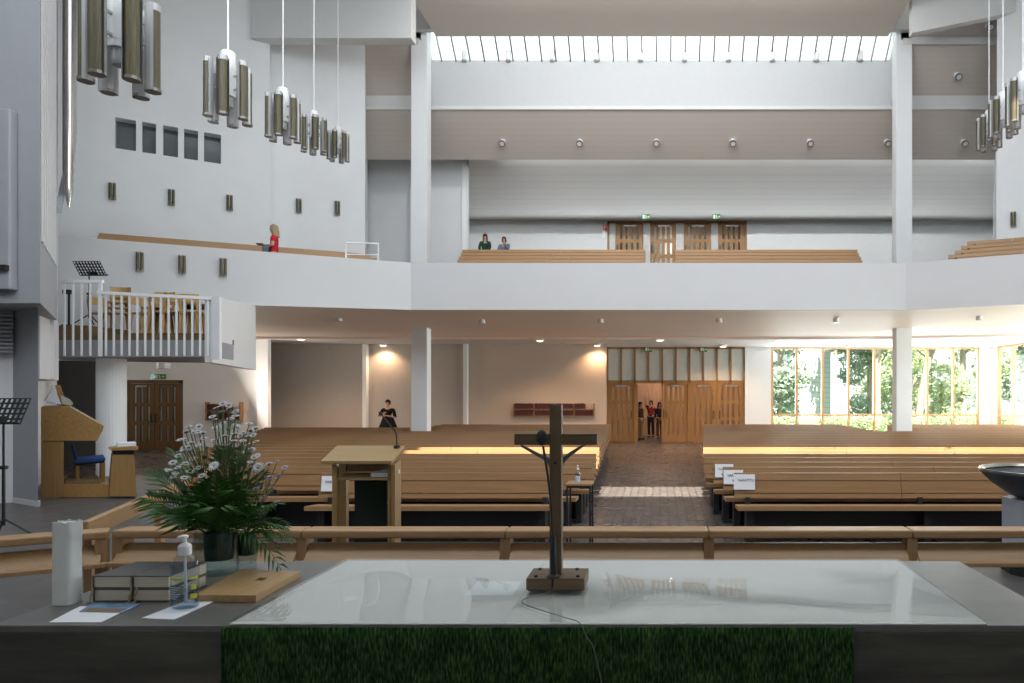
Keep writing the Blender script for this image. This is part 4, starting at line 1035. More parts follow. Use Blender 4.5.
for i in range(11):
    z = WZ(350, 10.6) + i * .062
    a, b = pA + nn * .01, pB + nn * .01; c, d = pB + nn * .06, pA + nn * .06
    MB().prism([(a.x, a.y, z), (b.x, b.y, z), (c.x, c.y, z - .03), (d.x, d.y, z - .03)], (0, 0, .028)).build('slat', M['organ'], gr)

# ================================================================ organ console seen from its side
Y0, Y1 = 11.5, 13.0
AXC = Vector((-.64, .768, 0))                     # the console stands turned, its depth runs this way
cs = thing('organ_console', (WX(75, 11.8), 11.8, .36), 'oak organ console seen from the side below the organ case', 'console')
def side(pts, y0, y1, mbx=None):
    mbx = mbx or MB(); return mbx.prism([W(px, py, Y0) + AXC * (y0 - Y0) for px, py in pts], AXC * (y1 - y0))
side([(41, 407), (68, 406), (104, 426), (103, 430), (97, 441), (41, 441)], Y0, Y1).build('cabinet', M['console'], cs, bevel=.008)
side([(41, 441.3), (63.5, 441.3), (63.5, 497), (41, 501)], Y0 + .02, Y1 - .02).build('pedestal', M['consolev'], cs, bevel=.006)
side([(63.6, 485), (109, 485), (109, 497.5), (63.6, 497.5)], Y0 + .04, Y1 - .04).build('pedal_base', M['console'], cs)
ky = MB()
for i in range(9):
    a = i / 9; px, py = 70 + 30 * a, 406.3 + 17 * a
    side([(px, py), (px + 2.6, py + 1.5), (px + 2.6, py + 3), (px, py + 1.6)], Y0 + .12, Y1 - .12, ky)
ky.build('stop_rows', M['pages'], cs)
pd = MB()
for i in range(10): side([(66, 482.5), (100, 482.5), (100, 485), (66, 485)], Y0 + .14 + i * .13, Y0 + .2 + i * .13, pd)
pd.build('pedals', M['riserwood'], cs)
side([(55, 385), (60, 385), (66, 404), (60, 405.5)], Y0 + .2, Y1 - .3).build('music_rack', M['console'], cs)
zc = WZ(406, Y0) + .004
t = thing('sheet_music', W(52, 405, Y0 + .3), 'propped white sheet music standing on the organ console', 'sheet music')
side([(43.5, 400), (52.5, 383), (53.3, 383.5), (44.3, 400.6)], Y0 + .1, Y0 + .7).build('sheet', M['paper'], t)
side([(43.5, 400.2), (59, 406), (59, 406.6), (43.5, 400.8)], Y0 + .1, Y0 + .7).build('sheet', M['paper'], t)
side([(46, 401.2), (54, 386.5), (61.5, 404.8)], Y0 + .06, Y0 + .072).build('sheet', M['paper'], t)
t = thing('open_book', W(66, 403, Y0 + .4), 'open pale music book leaning on the console music rack', 'book')
side([(60.5, 395), (70, 399.5), (73.5, 403.5), (71, 405.5), (62, 404)], Y0 + .06, Y0 + .4).build('pages', M['pages'], t)
# bench with a blue cushion beside the console
t = thing('organ_bench', (WX(90, 12.6), 12.6, .36), 'organ bench with blue padded seat between console and small shelf lectern', 'bench')
YBn = 11.9
def bs(pts, y0, y1): return MB().prism([W(px, py, YBn) + AXC * y0 for px, py in pts], AXC * (y1 - y0))
bs([(74, 460.5), (105.5, 457.5), (105.5, 461.0), (74, 464.2)], 0, .8).build('seat_cushion', M['blue'], t, bevel=.015)
bs([(74.5, 464.4), (105, 461.2), (105, 462.6), (74.5, 466.2)], .02, .78).build('seat_rail', M['black'], t)
for a_, b_, o_ in ((101, 105.2, 0), (76, 79.5, 0), (101, 105.2, .7), (76, 79.5, .7)):
    bs([(a_, 463 if a_ > 90 else 466), (b_, 463 if b_ > 90 else 466), (b_, 493.5), (a_, 493.5)], o_, o_ + .07).build('leg', M['consolev'], t)
bs([(74, 460), (71, 445), (72.5, 444), (77.5, 459.8)], .1, .7).build('backrest', M['blue'], t)
# small shelf lectern right of the bench
t = thing('small_lectern', (WX(123, 11.4), 11.6, .36), 'low oak lectern box with papers on top beside the organ bench', 'lectern')
YL = 11.4
def ps(pts, y0, y1): return MB().prism([W(px, py, YL) + AXC * (y0 - YL) for px, py in pts], AXC * (y1 - y0))
ps([(112.5, 455), (134, 455), (137, 496.5), (109, 496.5)], YL, YL + .5).build('body', M['consolev'], t, bevel=.006)
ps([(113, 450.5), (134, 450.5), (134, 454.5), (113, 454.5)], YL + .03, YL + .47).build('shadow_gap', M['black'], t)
ps([(109, 449.5), (112, 448), (138, 446.5), (138, 450), (112, 450.6)], YL - .04, YL + .52).build('desk_top', M['console'], t, bevel=.004)
zt = WZ(446.5, YL)
t = thing('paper_tray', (WX(127, YL), YL + .2, zt + .004), 'clear flat tray of papers on the low oak lectern', 'tray')
ps([(117, 447.2), (136.5, 446.1), (136.5, 442.5), (118, 443.5)], YL + .05, YL + .35).build('papers', M['paper'], t)
# ================================================================ communion rail
def rail(name, p, q, label, zt=1.11, npost=4, first=0.0, pitch=1.39, legs=True):
    p = Vector(p); q = Vector(q); d = (q - p).normalized(); n = Vector((-d.y, d.x))     # n points away from the altar
    mid = (p + q) / 2
    t = thing(name, (mid.x, mid.y, .36), label, 'railing')
    def P(s, o, z): v = p + d * s + n * o; return (v.x, v.y, z)
    Ls = (q - p).length
    def bar(s0, s1, o0, o1, z0, z1): return MB().hexa([P(s0, o0, z0), P(s1, o0, z0), P(s1, o1, z0), P(s0, o1, z0), P(s0, o0, z1), P(s1, o0, z1), P(s1, o1, z1), P(s0, o1, z1)])
    cuts = [0] + [first + pitch * k for k in range(20) if .2 < first + pitch * k < Ls - .2] + [Ls]
    for a, b in zip(cuts, cuts[1:]):
        bar(a + .002, b - .002, -.02, .15, zt - .055, zt).build('top_rail', M['oakrail'], t, bevel=.012)
        MB().hexa([P(a + .035, -.055, zt - .205), P(b - .035, -.055, zt - .205), P(b - .035, -.03, zt - .205), P(a + .035, -.03, zt - .205), P(a + .035, .045, zt - .098), P(b - .035, .045, zt - .098), P(b - .035, .07, zt - .098), P(a + .035, .07, zt - .098)]).build('panel', M['oakrail'], t)
        bar(a + .001, b - .001, -.085, .06, zt - .235, zt - .206).build('book_shelf', M['oakrail'], t, bevel=.004)
    for c in cuts:
        s0 = min(max(c, .035), Ls - .035)
        bar(s0 - .034, s0 + .034, -.01, .10, .36, zt - .055).build('post', M['oakrailv'], t)
    return t
XR = WX(113, 4.86)
rail('communion_rail', (XR, 4.86), (4.1, 4.86), 'straight oak communion rail with book shelf across the front of the pews', first=WX(302, 4.86) - XR)
rail('communion_rail', (XR - .9, 4.32), (XR - .02, 4.84), 'short slanted oak rail section behind the white candle', pitch=9)
# plain oak handrail running back from the rail's corner
t = thing('step_handrail', (-4.3, 6.0, .36), 'plain oak handrail beam running back from the rail corner towards the left pews', 'railing')
a, b = W(82, 532.5, 5.0), W(250, 452, 9.6); a = Vector((WX(85, 5.0), 5.0, 1.08)); b = Vector((WX(205, 8.3), 8.3, 1.08))
MB().beam(a, b, .05, .13).build('beam', M['oakrail'], t, bevel=.01)
for f in (.03, .5, .97):
    p = a.lerp(b, f); MB().box(p.x - .03, p.x + .03, p.y - .03, p.y + .03, .0 if p.y > 7.4 else .36, 1.02).build('post', M['oakrailv'], t)
# ================================================================ altar
ZA = 1.35; AX0, AX1, AY0, AY1 = -2.0, 1.235, 2.12, 2.935
t = thing('altar', ((AX0 + AX1) / 2, 2.5, .36), 'long dark stone altar table across the bottom of the picture', 'altar')
MB().box(AX0, AX1, AY0, AY1, ZA - .022, ZA).build('table_top', M['stonetop'], t, bevel=.003)
MB().box(AX0 + .002, AX1 - .002, AY0 + .002, AY1 - .002, ZA - .30, ZA - .0225).build('apron', M['stone'], t, bevel=.004)
MB().box(AX0 + .5, AX1 - .5, AY0 + .2, AY1 - .18, .362, ZA - .3).build('pedestal', M['stone'], t, bevel=.01)
GX0, GX1, GY0, GY1 = WX(228.5, 2.125), WX(988, 2.125), 2.118, 2.93
t = solo('altar_cloth', MB().box(GX0 + .004, GX1 - .004, GY0 + .004, GY1, ZA + .001, ZA + .004), M['linen'], 'white linen cloth lying under the glass on the altar', 'cloth')
# wavy plate glass in two panes
XS = WX(503, 2.125)
def pane(x0, x1, label, ph):
    m = MB(); z0 = ZA + .005; th = .003
    def wv(x, y):
        return .0042 * math.sin(4.1 * x + ph + 2.6 * y) + .0030 * math.sin(9.0 * y + 5.3 * x + 2 * ph) + .0012 * math.sin(15 * x - 7 * y)
    nu, nv = 110, 60
    top = [[m.bm.verts.new((x0 + (x1 - x0) * i / nu, GY0 + (GY1 - GY0) * j / nv, z0 + th + .003 + wv(x0 + (x1 - x0) * i / nu, GY0 + (GY1 - GY0) * j / nv) * WAVE)) for j in range(nv + 1)] for i in range(nu + 1)]
    for i in range(nu):
        for j in range(nv): m._face([top[i][j], top[i + 1][j], top[i + 1][j + 1], top[i][j + 1]])
    bot = m.verts([(x0, GY0, z0), (x1, GY0, z0), (x1, GY1, z0), (x0, GY1, z0)])
    m._face(bot[::-1])
    e = [[top[i][0] for i in range(nu + 1)], [top[nu][j] for j in range(nv + 1)], [top[i][nv] for i in range(nu, -1, -1)], [top[0][j] for j in range(nv, -1, -1)]]
    for k in range(4): m._face([m.bm.verts.new(v.co) for v in [bot[k]] + e[k] + [bot[(k + 1) % 4]]])
    o = m.build('glass_plate', M['altarglass'], None)
    for p in o.data.polygons: p.use_smooth = len(p.vertices) == 4 and abs(p.normal.z) > .9
    ROOTM[o.name] = Matrix.Identity(4)
    return tag(o, label, 'glass plate', 'glass plates on the altar')
WAVE = .30
pane(GX0, XS - .0012, 'left pane of the wavy plate glass on the altar, beside the chopping board', 0.4)
pane(XS + .0012, GX1, 'right wider pane of the wavy plate glass on the altar, carrying the cross', 1.7)
ZG = ZA + .0135
# green woven antependium hanging in front
cl = MB(); cx0, cx1 = WX(222.5, 2.10), WX(853, 2.10)
def clf(u, v):
    x = cx0 + (cx1 - cx0) * u; z = (ZA + .002) - .62 * v
    return (x, 2.1 + .003 * math.sin(38 * u) * v + .002 * math.sin(11 * u + 3 * v), z)
cl.grid(clf, 80, 12)
o = cl.build('antependium', M['greencloth'], None, smooth=True)
md = o.modifiers.new('thick', 'SOLIDIFY'); md.thickness = .008; md.offset = -1
tag(o, 'dark green tufted woven cloth hanging down the altar front', 'cloth')
# white sheet under the left glass pane, standing in for a bright reflection
p0 = W(489, 590, 2.42)
solo('reflection_sheet', MB().box(WX(466, 2.44), WX(513, 2.44), 2.42, 2.60, ZA + .0042, ZA + .0047), M['paper'], 'white sheet lying under the altar glass left of the cross', 'paper')
# ================================================================ cross
YX = 2.47
c0 = Vector((WX(555.5, YX), YX, ZG)); xr = WX(585, 2.44) - WX(526, 2.44)
cr = thing('altar_cross', c0, 'weathered wooden standing cross in the middle of the altar glass', 'cross')
hb = .040; xl, xh = WX(526, 2.43), WX(584.5, 2.43)
gapx = WX(552.5, 2.43)
for a, b in ((xl, gapx - .003), (gapx + .003, xh)):
    MB().box(a, b, 2.43, 2.575, ZG + .006, ZG + .006 + hb).build('base_block', M['crossx'], cr, bevel=.002)
for px, y in ((536, 2.452), (578, 2.452), (540, 2.55), (577, 2.55)):
    MB().cyl((WX(px, y), y, ZG + .006 + hb), (WX(px, y), y, ZG + .012 + hb), .006, n=10).build('bolt', M['black'], cr)
for px, y in ((530, 2.45), (580, 2.45), (532, 2.55), (579, 2.55)):
    MB().cyl((WX(px, y), y, ZG), (WX(px, y), y, ZG + .0062), .008, n=8).build('rubber_foot', M['black'], cr)
zt = WZ(404.5, YX)
MB().box(WX(549.5, YX), WX(561.5, YX), YX, YX + .034, ZG + .006 + hb, zt).build('upright', M['cross'], cr, bevel=.0015)
MB().box(WX(514, YX), WX(549.4, YX), YX + .003, YX + .031, WZ(445, YX), WZ(434, YX)).box(WX(561.6, YX), WX(597, YX), YX + .003, YX + .031, WZ(445, YX), WZ(434, YX)).build('crossbar', M['crossx'], cr, bevel=.0015)
MB().cyl((WX(555.5, YX), YX - .002, WZ(463, YX)), (WX(555.5, YX), YX + .002, WZ(463, YX)), .005, n=10).build('bolt', M['black'], cr)
# gooseneck microphone in front of the upright
t = thing('gooseneck_microphone', (WX(553.5, 2.44), 2.44, ZG + .047), 'black gooseneck microphone on the cross base reaching past the crossbar', 'microphone')
yb = 2.445; zb = ZG + .0465
MB().lathe([(0, 0), (.022, 0), (.022, .006), (.012, .012), (0, .012)], (WX(553.5, yb), yb, zb), 16).build('base', M['black'], t)
MB().cyl((WX(554, yb), yb, zb + .01), (WX(553, yb), yb, WZ(536, yb)), .0105, n=12).build('stem', M['black'], t)
MB().tube([(WX(553, yb), yb, WZ(537, yb)), (WX(551.6, yb), yb - .003, WZ(505, yb)), (WX(548, yb), yb - .006, WZ(475, yb)), (WX(543.5, yb), yb - .008, WZ(446, yb))], .0042, 8).build('gooseneck', M['black'], t)
MB().ball((WX(542, yb), yb - .008, WZ(437.5, yb)), (.0185, .0185, .0275), 16, 12).build('windscreen', M['black'], t)
# its cable
pts = [(WX(553, 2.425), 2.425, ZG + .012), (WX(546, 2.40), 2.40, ZG + .004), (WX(530, 2.36), 2.36, ZG + .003), (WX(522, 2.30), 2.30, ZG + .003), (WX(540, 2.22), 2.22, ZG + .003), (WX(566, 2.14), 2.14, ZG + .003), (WX(580, 2.098), 2.098, ZG + .001), (WX(586, 2.088), 2.088, ZA - .02), (WX(594, 2.085), 2.085, WZ(650, 2.085)), (WX(604, 2.085), 2.085, WZ(700, 2.085)), (WX(606, 2.085), 2.085, WZ(760, 2.085))]
def smooth_pts(p, n=6):
    p = [Vector(v) for v in p]; out = []
    for i in range(len(p) - 1):
        a, b, c, d = p[max(i - 1, 0)], p[i], p[i + 1], p[min(i + 2, len(p) - 1)]
        for k in range(n):
            u = k / n; out.append(.5 * ((2 * b) + (-a + c) * u + (2 * a - 5 * b + 4 * c - d) * u * u + (-a + 3 * b - 3 * c + d) * u ** 3))
    out.append(p[-1]); return out
o = MB().tube(smooth_pts(pts), .0018, 6).build('microphone_cable', M['lampcap'], None, smooth=True)
tag(o, 'thin grey cable from the cross base over the green cloth', 'cable')
# ================================================================ things on the left end of the altar
def on_altar(px, py, z=ZA + .0005): y = (EYE - z) * F / (py - CY); return Vector((WX(px, y), y, z))
# candle: broad wax block with burnt uneven rim
p = on_altar(66, 606); y = p.y
t = MB(); ww = (WX(76.5, y) - WX(51.5, y)) * .80; xc = WX(48.5, y) + ww * .52; zt = WZ(523, y)
def cd(u, v):
    a = u * 2 * PI; k = 1 / (abs(math.cos(a)) ** 5 + abs(math.sin(a)) ** 5) ** .2
    rr = ww / 2 * (1 + (.05 if (v > .8 and math.cos(a) > .6) else 0) - (.03 if v > .62 and v < .66 and math.cos(a) > .7 else 0))
    top = zt - p.z + (.0018 * math.sin(7 * a) + .0012 * math.sin(13 * a) if v > .99 else 0)
    return (xc + rr * k * math.cos(a), y + ww / 2 + rr * .9 * k * math.sin(a), p.z + top * v)
t.grid(cd, 48, 24)
t.lathe([(ww * .40, zt - p.z - .004), (ww * .25, zt - p.z - .012), (0, zt - p.z - .015)], (xc, y + ww / 2, p.z), 20)
t.lathe([(0, 0.0005), (ww * .4, 0.0005)], (xc, y + ww / 2, p.z), 20)
candle = solo('altar_candle', t, M['wax'], 'thick white block candle with worn rim at the left altar end', 'candle', smooth=True)
wk = MB(); wk.tube([(xc, y + ww / 2, zt - .014), (xc + .002, y + ww / 2, zt - .004)], .0015, 6); wk.build('wick', M['black'], candle)
# four thick books in two stacks
def book(x0, x1, y0, y1, z0, h, label):
    t = thing('book', ((x0 + x1) / 2, (y0 + y1) / 2, z0), label, 'book', 'thick grey books on the altar')
    MB().box(x0, x1, y0, y1, z0, z0 + .004).box(x0, x1, y0, y1, z0 + h - .004, z0 + h).box(x0, x0 + .004, y0, y1, z0 + .004, z0 + h - .004).build('cover', M['bookcover'], t, bevel=.0012)
    MB().box(x0 + .0045, x1 - .004, y0 + .004, y1 - .004, z0 + .0042, z0 + h - .0042).build('page_block', M['pages'], t)
    return t
pb = on_altar(92, 602); yb0 = pb.y
xa, xb, xc_ = WX(92.5, yb0), WX(131.5, yb0), WX(169, yb0)
hbk = .043
bl = yb0 + .20
for k, (a, b, nm) in enumerate(((xa, xb - .002, 'left stack near the candle'), (xb + .002, xc_, 'right stack behind the sanitizer bottle'))):
    book(a, b, yb0, bl, ZA + .0005, hbk, f'lower thick grey book with cream pages in the {nm}')
    book(a - .003, b - .001, yb0 + .002, bl + .005, ZA + .0008 + hbk, hbk, f'upper thick grey book with cream pages in the {nm}')
for k, (px, nm) in enumerate(((93, 'left'), (131.5, 'middle'), (137.5, 'right'))):
    x = WX(px, yb0)
    rb = MB(); rb.tube(smooth_pts([(x, yb0 - .004, ZA + .05 + .025 * (k == 1)), (x + .004, yb0 - .008, ZA + .035), (x - .003, yb0 - .009, ZA + .02), (x + .002, yb0 - .012, ZA + .004), (x - .008, yb0 - .02, ZA + .0035)], 4), .0026, 6)
    o = rb.build('bookmark_ribbon', M['ribbon'], None); tag(o, f'yellowed bookmark ribbon hanging from the grey books, {nm} one', 'ribbon', 'bookmark ribbons')
# brochures
def flat(pts, z, th): return MB().prism([(v.x, v.y, z) for v in [on_altar(px, py, z) for px, py in pts]], (0, 0, th))
solo('leaflet', flat([(49, 622.5), (101, 622.5), (131, 608), (80, 606.5)], ZA + .0006, .0012), M['paper'], 'plain white leaflet sheet on the altar below the books', 'paper')
br = solo('brochure', flat([(79, 612), (122, 613), (141, 604), (93, 603)], ZA + .002, .0012), M['bluepic'], 'brochure with blue picture lying on the white leaflet', 'brochure')
mb = flat([(84, 611.6), (120, 612), (128, 608.6), (90, 608)], ZA + .0033, .0003); mb.build('photo_strip', M['riserwood'], br)
solo('napkin', flat([(142, 618.5), (174, 620), (216, 601), (190, 600)], ZA + .0006, .0022), M['paper'], 'folded white paper under the sanitizer bottle', 'paper')
# sanitizer bottle with pump
p = on_altar(184.8, 609.5, ZA + .003); y = p.y + .02; x = WX(184.8, y); z = ZA + .003
sc = y / F
t = thing('sanitizer_bottle', (x, y, z), 'clear pump bottle of hand sanitizer on the folded white paper', 'bottle')
R = 13.3 * sc
zz = lambda py: (EYE - (py - CY) * sc) - z
prof = [(0, .002), (R * .9, .002), (R, .006), (R, zz(566)), (R * .97, zz(563)), (R * .86, zz(558)), (R * .62, zz(555)), (R * .42, zz(553.5)), (R * .40, zz(551))]
MB().lathe(prof, (x, y, z), 28, sx=1, sy=.72).build('bottle_body', M['bottle'], t, smooth=True)
MB().lathe([(0, .004), (R * .84, .004), (R * .9, .008), (R * .93, zz(588)), (0, zz(588))], (x, y, z), 24, sx=1, sy=.7).build('gel', M['bottle'], t, smooth=True)
MB().lathe([(R * .45, zz(554.5)), (R * .45, zz(546)), (R * .36, zz(544)), (R * .2, zz(543)), (R * .13, zz(542.5)), (R * .13, zz(538)), (0, zz(538))], (x, y, z), 20).build('pump_collar', M['plasticwhite'], t, smooth=False)
hx = x - R * .05
MB().lathe([(0, zz(538)), (R * .26, zz(538)), (R * .3, zz(536)), (R * .2, zz(535)), (0, zz(535))], (hx, y, z), 16).build('pump_head', M['plasticwhite'], t)
MB().tube([(hx, y, z + zz(537)), (hx - R * .4, y, z + zz(537.2)), (hx - R * .52, y, z + zz(538.2))], [R * .14, R * .11, R * .07], 8).build('pump_nozzle', M['plasticwhite'], t)
MB().tube([(x, y, z + zz(552)), (x + .002, y + .004, z + zz(603))], R * .1, 8).build('dip_tube', M['plasticwhite'], t)
def label_arc(a0, a1, z0, z1, mat, nm, k=1.012):
    MB().lathe([(R * k, zz(z1)), (R * k, zz(z0))], (x, y, z), 12, a0, a1, sx=1, sy=.72).build(nm, mat, t)
label_arc(PI + .06, PI * 1.60, 576, 578, M['labelyellow'], 'label_band'); label_arc(PI * 1.74, 2 * PI - .05, 575.5, 578, M['labelyellow'], 'label_band')
label_arc(PI * 1.12, PI * 1.60, 583, 600, M['labelsheet'], 'label')
for k in range(6): label_arc(PI * 1.16, PI * (1.55 - .05 * (k % 3)), 585 + 2.2 * k, 585.6 + 2.2 * k, M['labelgrey'], 'label_line', 1.016)
label_arc(PI * 1.78, PI * 1.92, 583, 588, M['labelyellow'], 'label_patch'); label_arc(PI * 1.76, PI * 1.93, 592, 597, M['labelyellow'], 'label_patch')
# wooden board with finger hole, slightly skewed
ya = on_altar(250, 602).y
q = [on_altar(195, 602), on_altar(256, 602.5), on_altar(300.5, 577.5), on_altar(241, 575)]
hl = [on_altar(250 + dx, 586 + dy) for dx, dy in ((4, 1.0), (13, 1.0), (18, -1.8), (9, -2))]
bm = MB(); zb0, zb1 = ZA + .0008, ZA + .024
def V2(v, z): return (v.x, v.y, z)
for i in range(4):
    j = (i + 1) % 4
    bm.hexa([V2(q[i], zb0), V2(q[j], zb0), V2(hl[j], zb0), V2(hl[i], zb0), V2(q[i], zb1), V2(q[j], zb1), V2(hl[j], zb1), V2(hl[i], zb1)])
bmesh.ops.remove_doubles(bm.bm, verts=bm.bm.verts[:], dist=1e-5)
solo('chopping_board', bm, M['boardwood'], 'light wooden board with a finger hole lying beside the glass', 'board')
# ================================================================ lectern
YL = 6.25
def LX(px): return WX(px, YL)
lt = thing('lectern', (LX(365), YL + .3, .36), 'open backed oak lectern with sloping top in front of the left pews', 'lectern')
zf, zb = WZ(460.5, YL), WZ(445.5, YL + .62)
yq = YL + .62
MB().hexa([(LX(322), YL - .03, zf - .03), (LX(393), YL - .03, zf - .03), (WX(404, yq), yq, zb - .03), (WX(336, yq), yq, zb - .03),
           (LX(322), YL - .03, zf), (LX(393), YL - .03, zf), (WX(406, yq), yq, zb), (WX(337, yq), yq, zb)]).build('desk_top', M['lectern'], lt, bevel=.004)
# right side panel is set at an angle; left side are two posts
MB().prism([(LX(391), YL + .0, .362), (LX(395), YL + .0, .362), (WX(401, YL + .58), YL + .58, .362), (WX(398, YL + .58), YL + .58, .362)], (0, 0, zf - .40)).build('side_panel', M['lecternv'], lt)
for a, b, y in ((332, 336.5, 0), (337.5, 346, .48), (387.5, 390.5, .02)):
    MB().box(WX(a, YL + y), WX(b, YL + y), YL + y, YL + y + (.05 if y < .3 else .06), .362, (zf - .035)).build('post', M['lecternv'], lt)
ys = YL + .50; MB().prism([(LX(333.5), YL + .02, WZ(480.5, YL)), (LX(390), YL + .02, WZ(480.5, YL)), (WX(391, ys), ys, WZ(480.5, YL)), (WX(345, ys), ys, WZ(480.5, YL))], (0, 0, .018)).build('shelf', M['lectern'], lt)
MB().box(WX(346, YL + .5), WX(391, YL + .5), YL + .50, YL + .53, WZ(478, YL), WZ(464.5, YL)).build('back_board', M['lecternv'], lt)
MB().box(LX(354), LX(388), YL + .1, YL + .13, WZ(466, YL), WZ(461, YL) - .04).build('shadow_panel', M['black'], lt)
bk = MB(); bk.box(LX(367), LX(384), YL + .08, YL + .38, WZ(478.2, YL), WZ(474, YL)); solo('stacked_papers', bk, M['paper'], 'small stack of white papers on the lectern shelf', 'papers')
par_ = thing('lectern_hanging', (LX(371), YL + .45, .5), 'dark green hanging cloth with small silver emblem in the lectern', 'cloth')
MB().box(WX(354.5, YL + .42), WX(387, YL + .42), YL + .42, YL + .44, WZ(560, YL), WZ(481.5, YL)).build('cloth', M['paramentgreen'], par_)
em = MB(); c = Vector((LX(372), YL + .415, WZ(513, YL)))
em.box(c.x - .008, c.x + .008, c.y - .003, c.y + .004, c.z - .03, c.z + .02); em.lathe([(.0, .0), (.022, .006), (.027, .026), (.02, .03), (0, .028)], (c.x, c.y, c.z + .005), 12, sy=.2)
em.build('emblem', M['signwhite'], par_)
t = thing('gooseneck_microphone', (LX(397), YL + .5, zb), 'thin black gooseneck microphone on the lectern top', 'microphone')
zq = WZ(447, YL + .5)
MB().lathe([(0, -.02), (.03, -.02), (.03, .012), (.012, .02), (0, .02)], (WX(397, YL + .5), YL + .5, zq), 14).build('base', M['black'], t)
ym = YL + .5
MB().tube(smooth_pts([(WX(397, ym), ym, zq + .01), (WX(396.5, ym), ym, WZ(437, ym)), (WX(395, ym), ym, WZ(431, ym)), (WX(391, ym), ym, WZ(426.5, ym)), (WX(385, ym), ym, WZ(419, ym)), (WX(381.5, ym), ym, WZ(414.5, ym))], 5), .007, 8).build('gooseneck', M['black'], t)
MB().tube([(WX(382, ym), ym, WZ(415.3, ym)), (WX(379.5, ym), ym, WZ(412, ym))], .014, 8).build('microphone_head', M['black'], t)

# ================================================================ side table with bottle
YT = 9.15; ztop = WZ(484, YT)
t = thing('side_table', (WX(578, YT), YT + .15, 0), 'small black framed side table with wooden top at the aisle front', 'table')
xa, xb = WX(565.5, YT), WX(591.5, YT)
MB().box(xa, xb, YT, YT + .36, ztop - .025, ztop).build('table_top', M['pewseat'], t, bevel=.003)
fr = MB(); fr.box(xa + .01, xb - .01, YT + .01, YT + .03, ztop - .055, ztop - .026); fr.box(xa + .01, xb - .01, YT + .33, YT + .35, ztop - .055, ztop - .026); fr.build('frame', M['black'], t)
for x in (xa + .02, xb - .02):
    for y in (YT + .02, YT + .34): MB().cyl((x, y, 0), (x, y, ztop - .026), .013, n=8).build('leg', M['black'], t)
xbt = WX(577.5, YT + .12)
t = thing('sanitizer_bottle', (xbt, YT + .15, ztop), 'small clear bottle standing on the black framed side table', 'bottle')
MB().lathe([(0, .001), (.034, .001), (.036, .01), (.036, .12), (.03, .145), (.013, .16), (.012, .175)], (xbt, YT + .15, ztop), 18).build('bottle_body', M['bottle'], t, smooth=True)
MB().lathe([(0, .003), (.032, .003), (.033, .08), (0, .08)], (xbt, YT + .15, ztop), 16).build('label', M['paper'], t)
MB().lathe([(.014, .17), (.014, .19), (.005, .192), (.005, .215), (.014, .218), (.014, .226), (0, .226)], (xbt, YT + .15, ztop), 12).build('pump', M['plasticwhite'], t)

# ================================================================ baptismal font
YF = 6.7; xf = WX(1046, YF)
t = thing('baptismal_font', (xf, YF, .36), 'stone baptismal font with dark bowl on a faceted grey column at the right edge', 'font')
zt = WZ(470, YF); R = WX(1046, YF) - WX(984, YF)
MB().lathe([(0, zt - .29), (R * .30, zt - .29), (R * .55, zt - .235), (R * .80, zt - .13), (R * .95, zt - .045), (R, zt - .0), (R * .96, zt + .004), (R * .9, zt - .03), (R * .6, zt - .13), (0, zt - .2)], (xf, YF, 0), 56).build('bowl', M['fontstone'], t, smooth=True)
MB().lathe([(R * .90, zt - .015), (R * .965, zt + .008), (R * .985, zt + .012), (R * .975, zt + .002)], (xf, YF, 0), 56).build('metal_rim', M['fontmetal'], t, smooth=True)
MB().lathe([(0, zt - .06), (R * .84, zt - .06), (R * .84, zt - .055), (0, zt - .055)], (xf, YF, 0), 40).build('water', M['greyglass'], t)
n = 10; rc = .375
col = MB()
col.prism([(xf + rc * (1 if k % 2 == 0 else .86) * math.cos(2 * PI * k / n + .2), YF + rc * (1 if k % 2 == 0 else .86) * math.sin(2 * PI * k / n + .2), .48) for k in range(n)], (0, 0, zt - .27 - .48)); col.build('column', M['fontcol'], t)
MB().prism([(xf + (rc + .01) * math.cos(2 * PI * k / n + .2), YF + (rc + .01) * math.sin(2 * PI * k / n + .2), .362) for k in range(n)], (0, 0, .125)).build('plinth', M['black'], t)

# ================================================================ flower arrangement
def vase(px0, px1, py0, py1, Y, sy, label):
    x0, x1 = WX(px0, Y), WX(px1, Y); xc, r = (x0 + x1) / 2, (x1 - x0) / 2; h = WZ(py0, Y) - ZA
    t = thing('glass_vase', (xc, Y, ZA), label, 'vase')
    MB().lathe([(0, .001), (r * .93, .001), (r * .96, .006), (r, h), (r * .93, h), (r * .89, .028), (0, .028)], (xc, Y, ZA), 36, sy=sy).build('glass_wall', M['vaseglass'], t, smooth=False)
    return t, xc, r, h
YV = 2.74
va, xa, ra, ha = vase(196, 237, 530, 575, YV, .95, 'large clear glass vase with dark green pot inside, under the palm leaves')
MB().lathe([(0, .055), (ra * .62, .055), (ra * .70, ha - .006), (ra * .62, ha - .006), (ra * .56, .08), (0, .08)], (xa + ra * .14, YV, ZA), 28).build('inner_pot', M['greenliner'], va)
vb, xb, rb, hb_ = vase(237.5, 256, 532, 573, YV + .05, 1, 'narrow clear glass vase with dark green pot inside, beside the larger vase')
MB().lathe([(0, .06), (rb * .80, .06), (rb * .86, hb_ - .006), (rb * .78, hb_ - .006), (rb * .7, .08), (0, .08)], (xb, YV + .05, ZA), 24).build('inner_pot', M['greenliner'], vb)
rnd = random.Random(21)
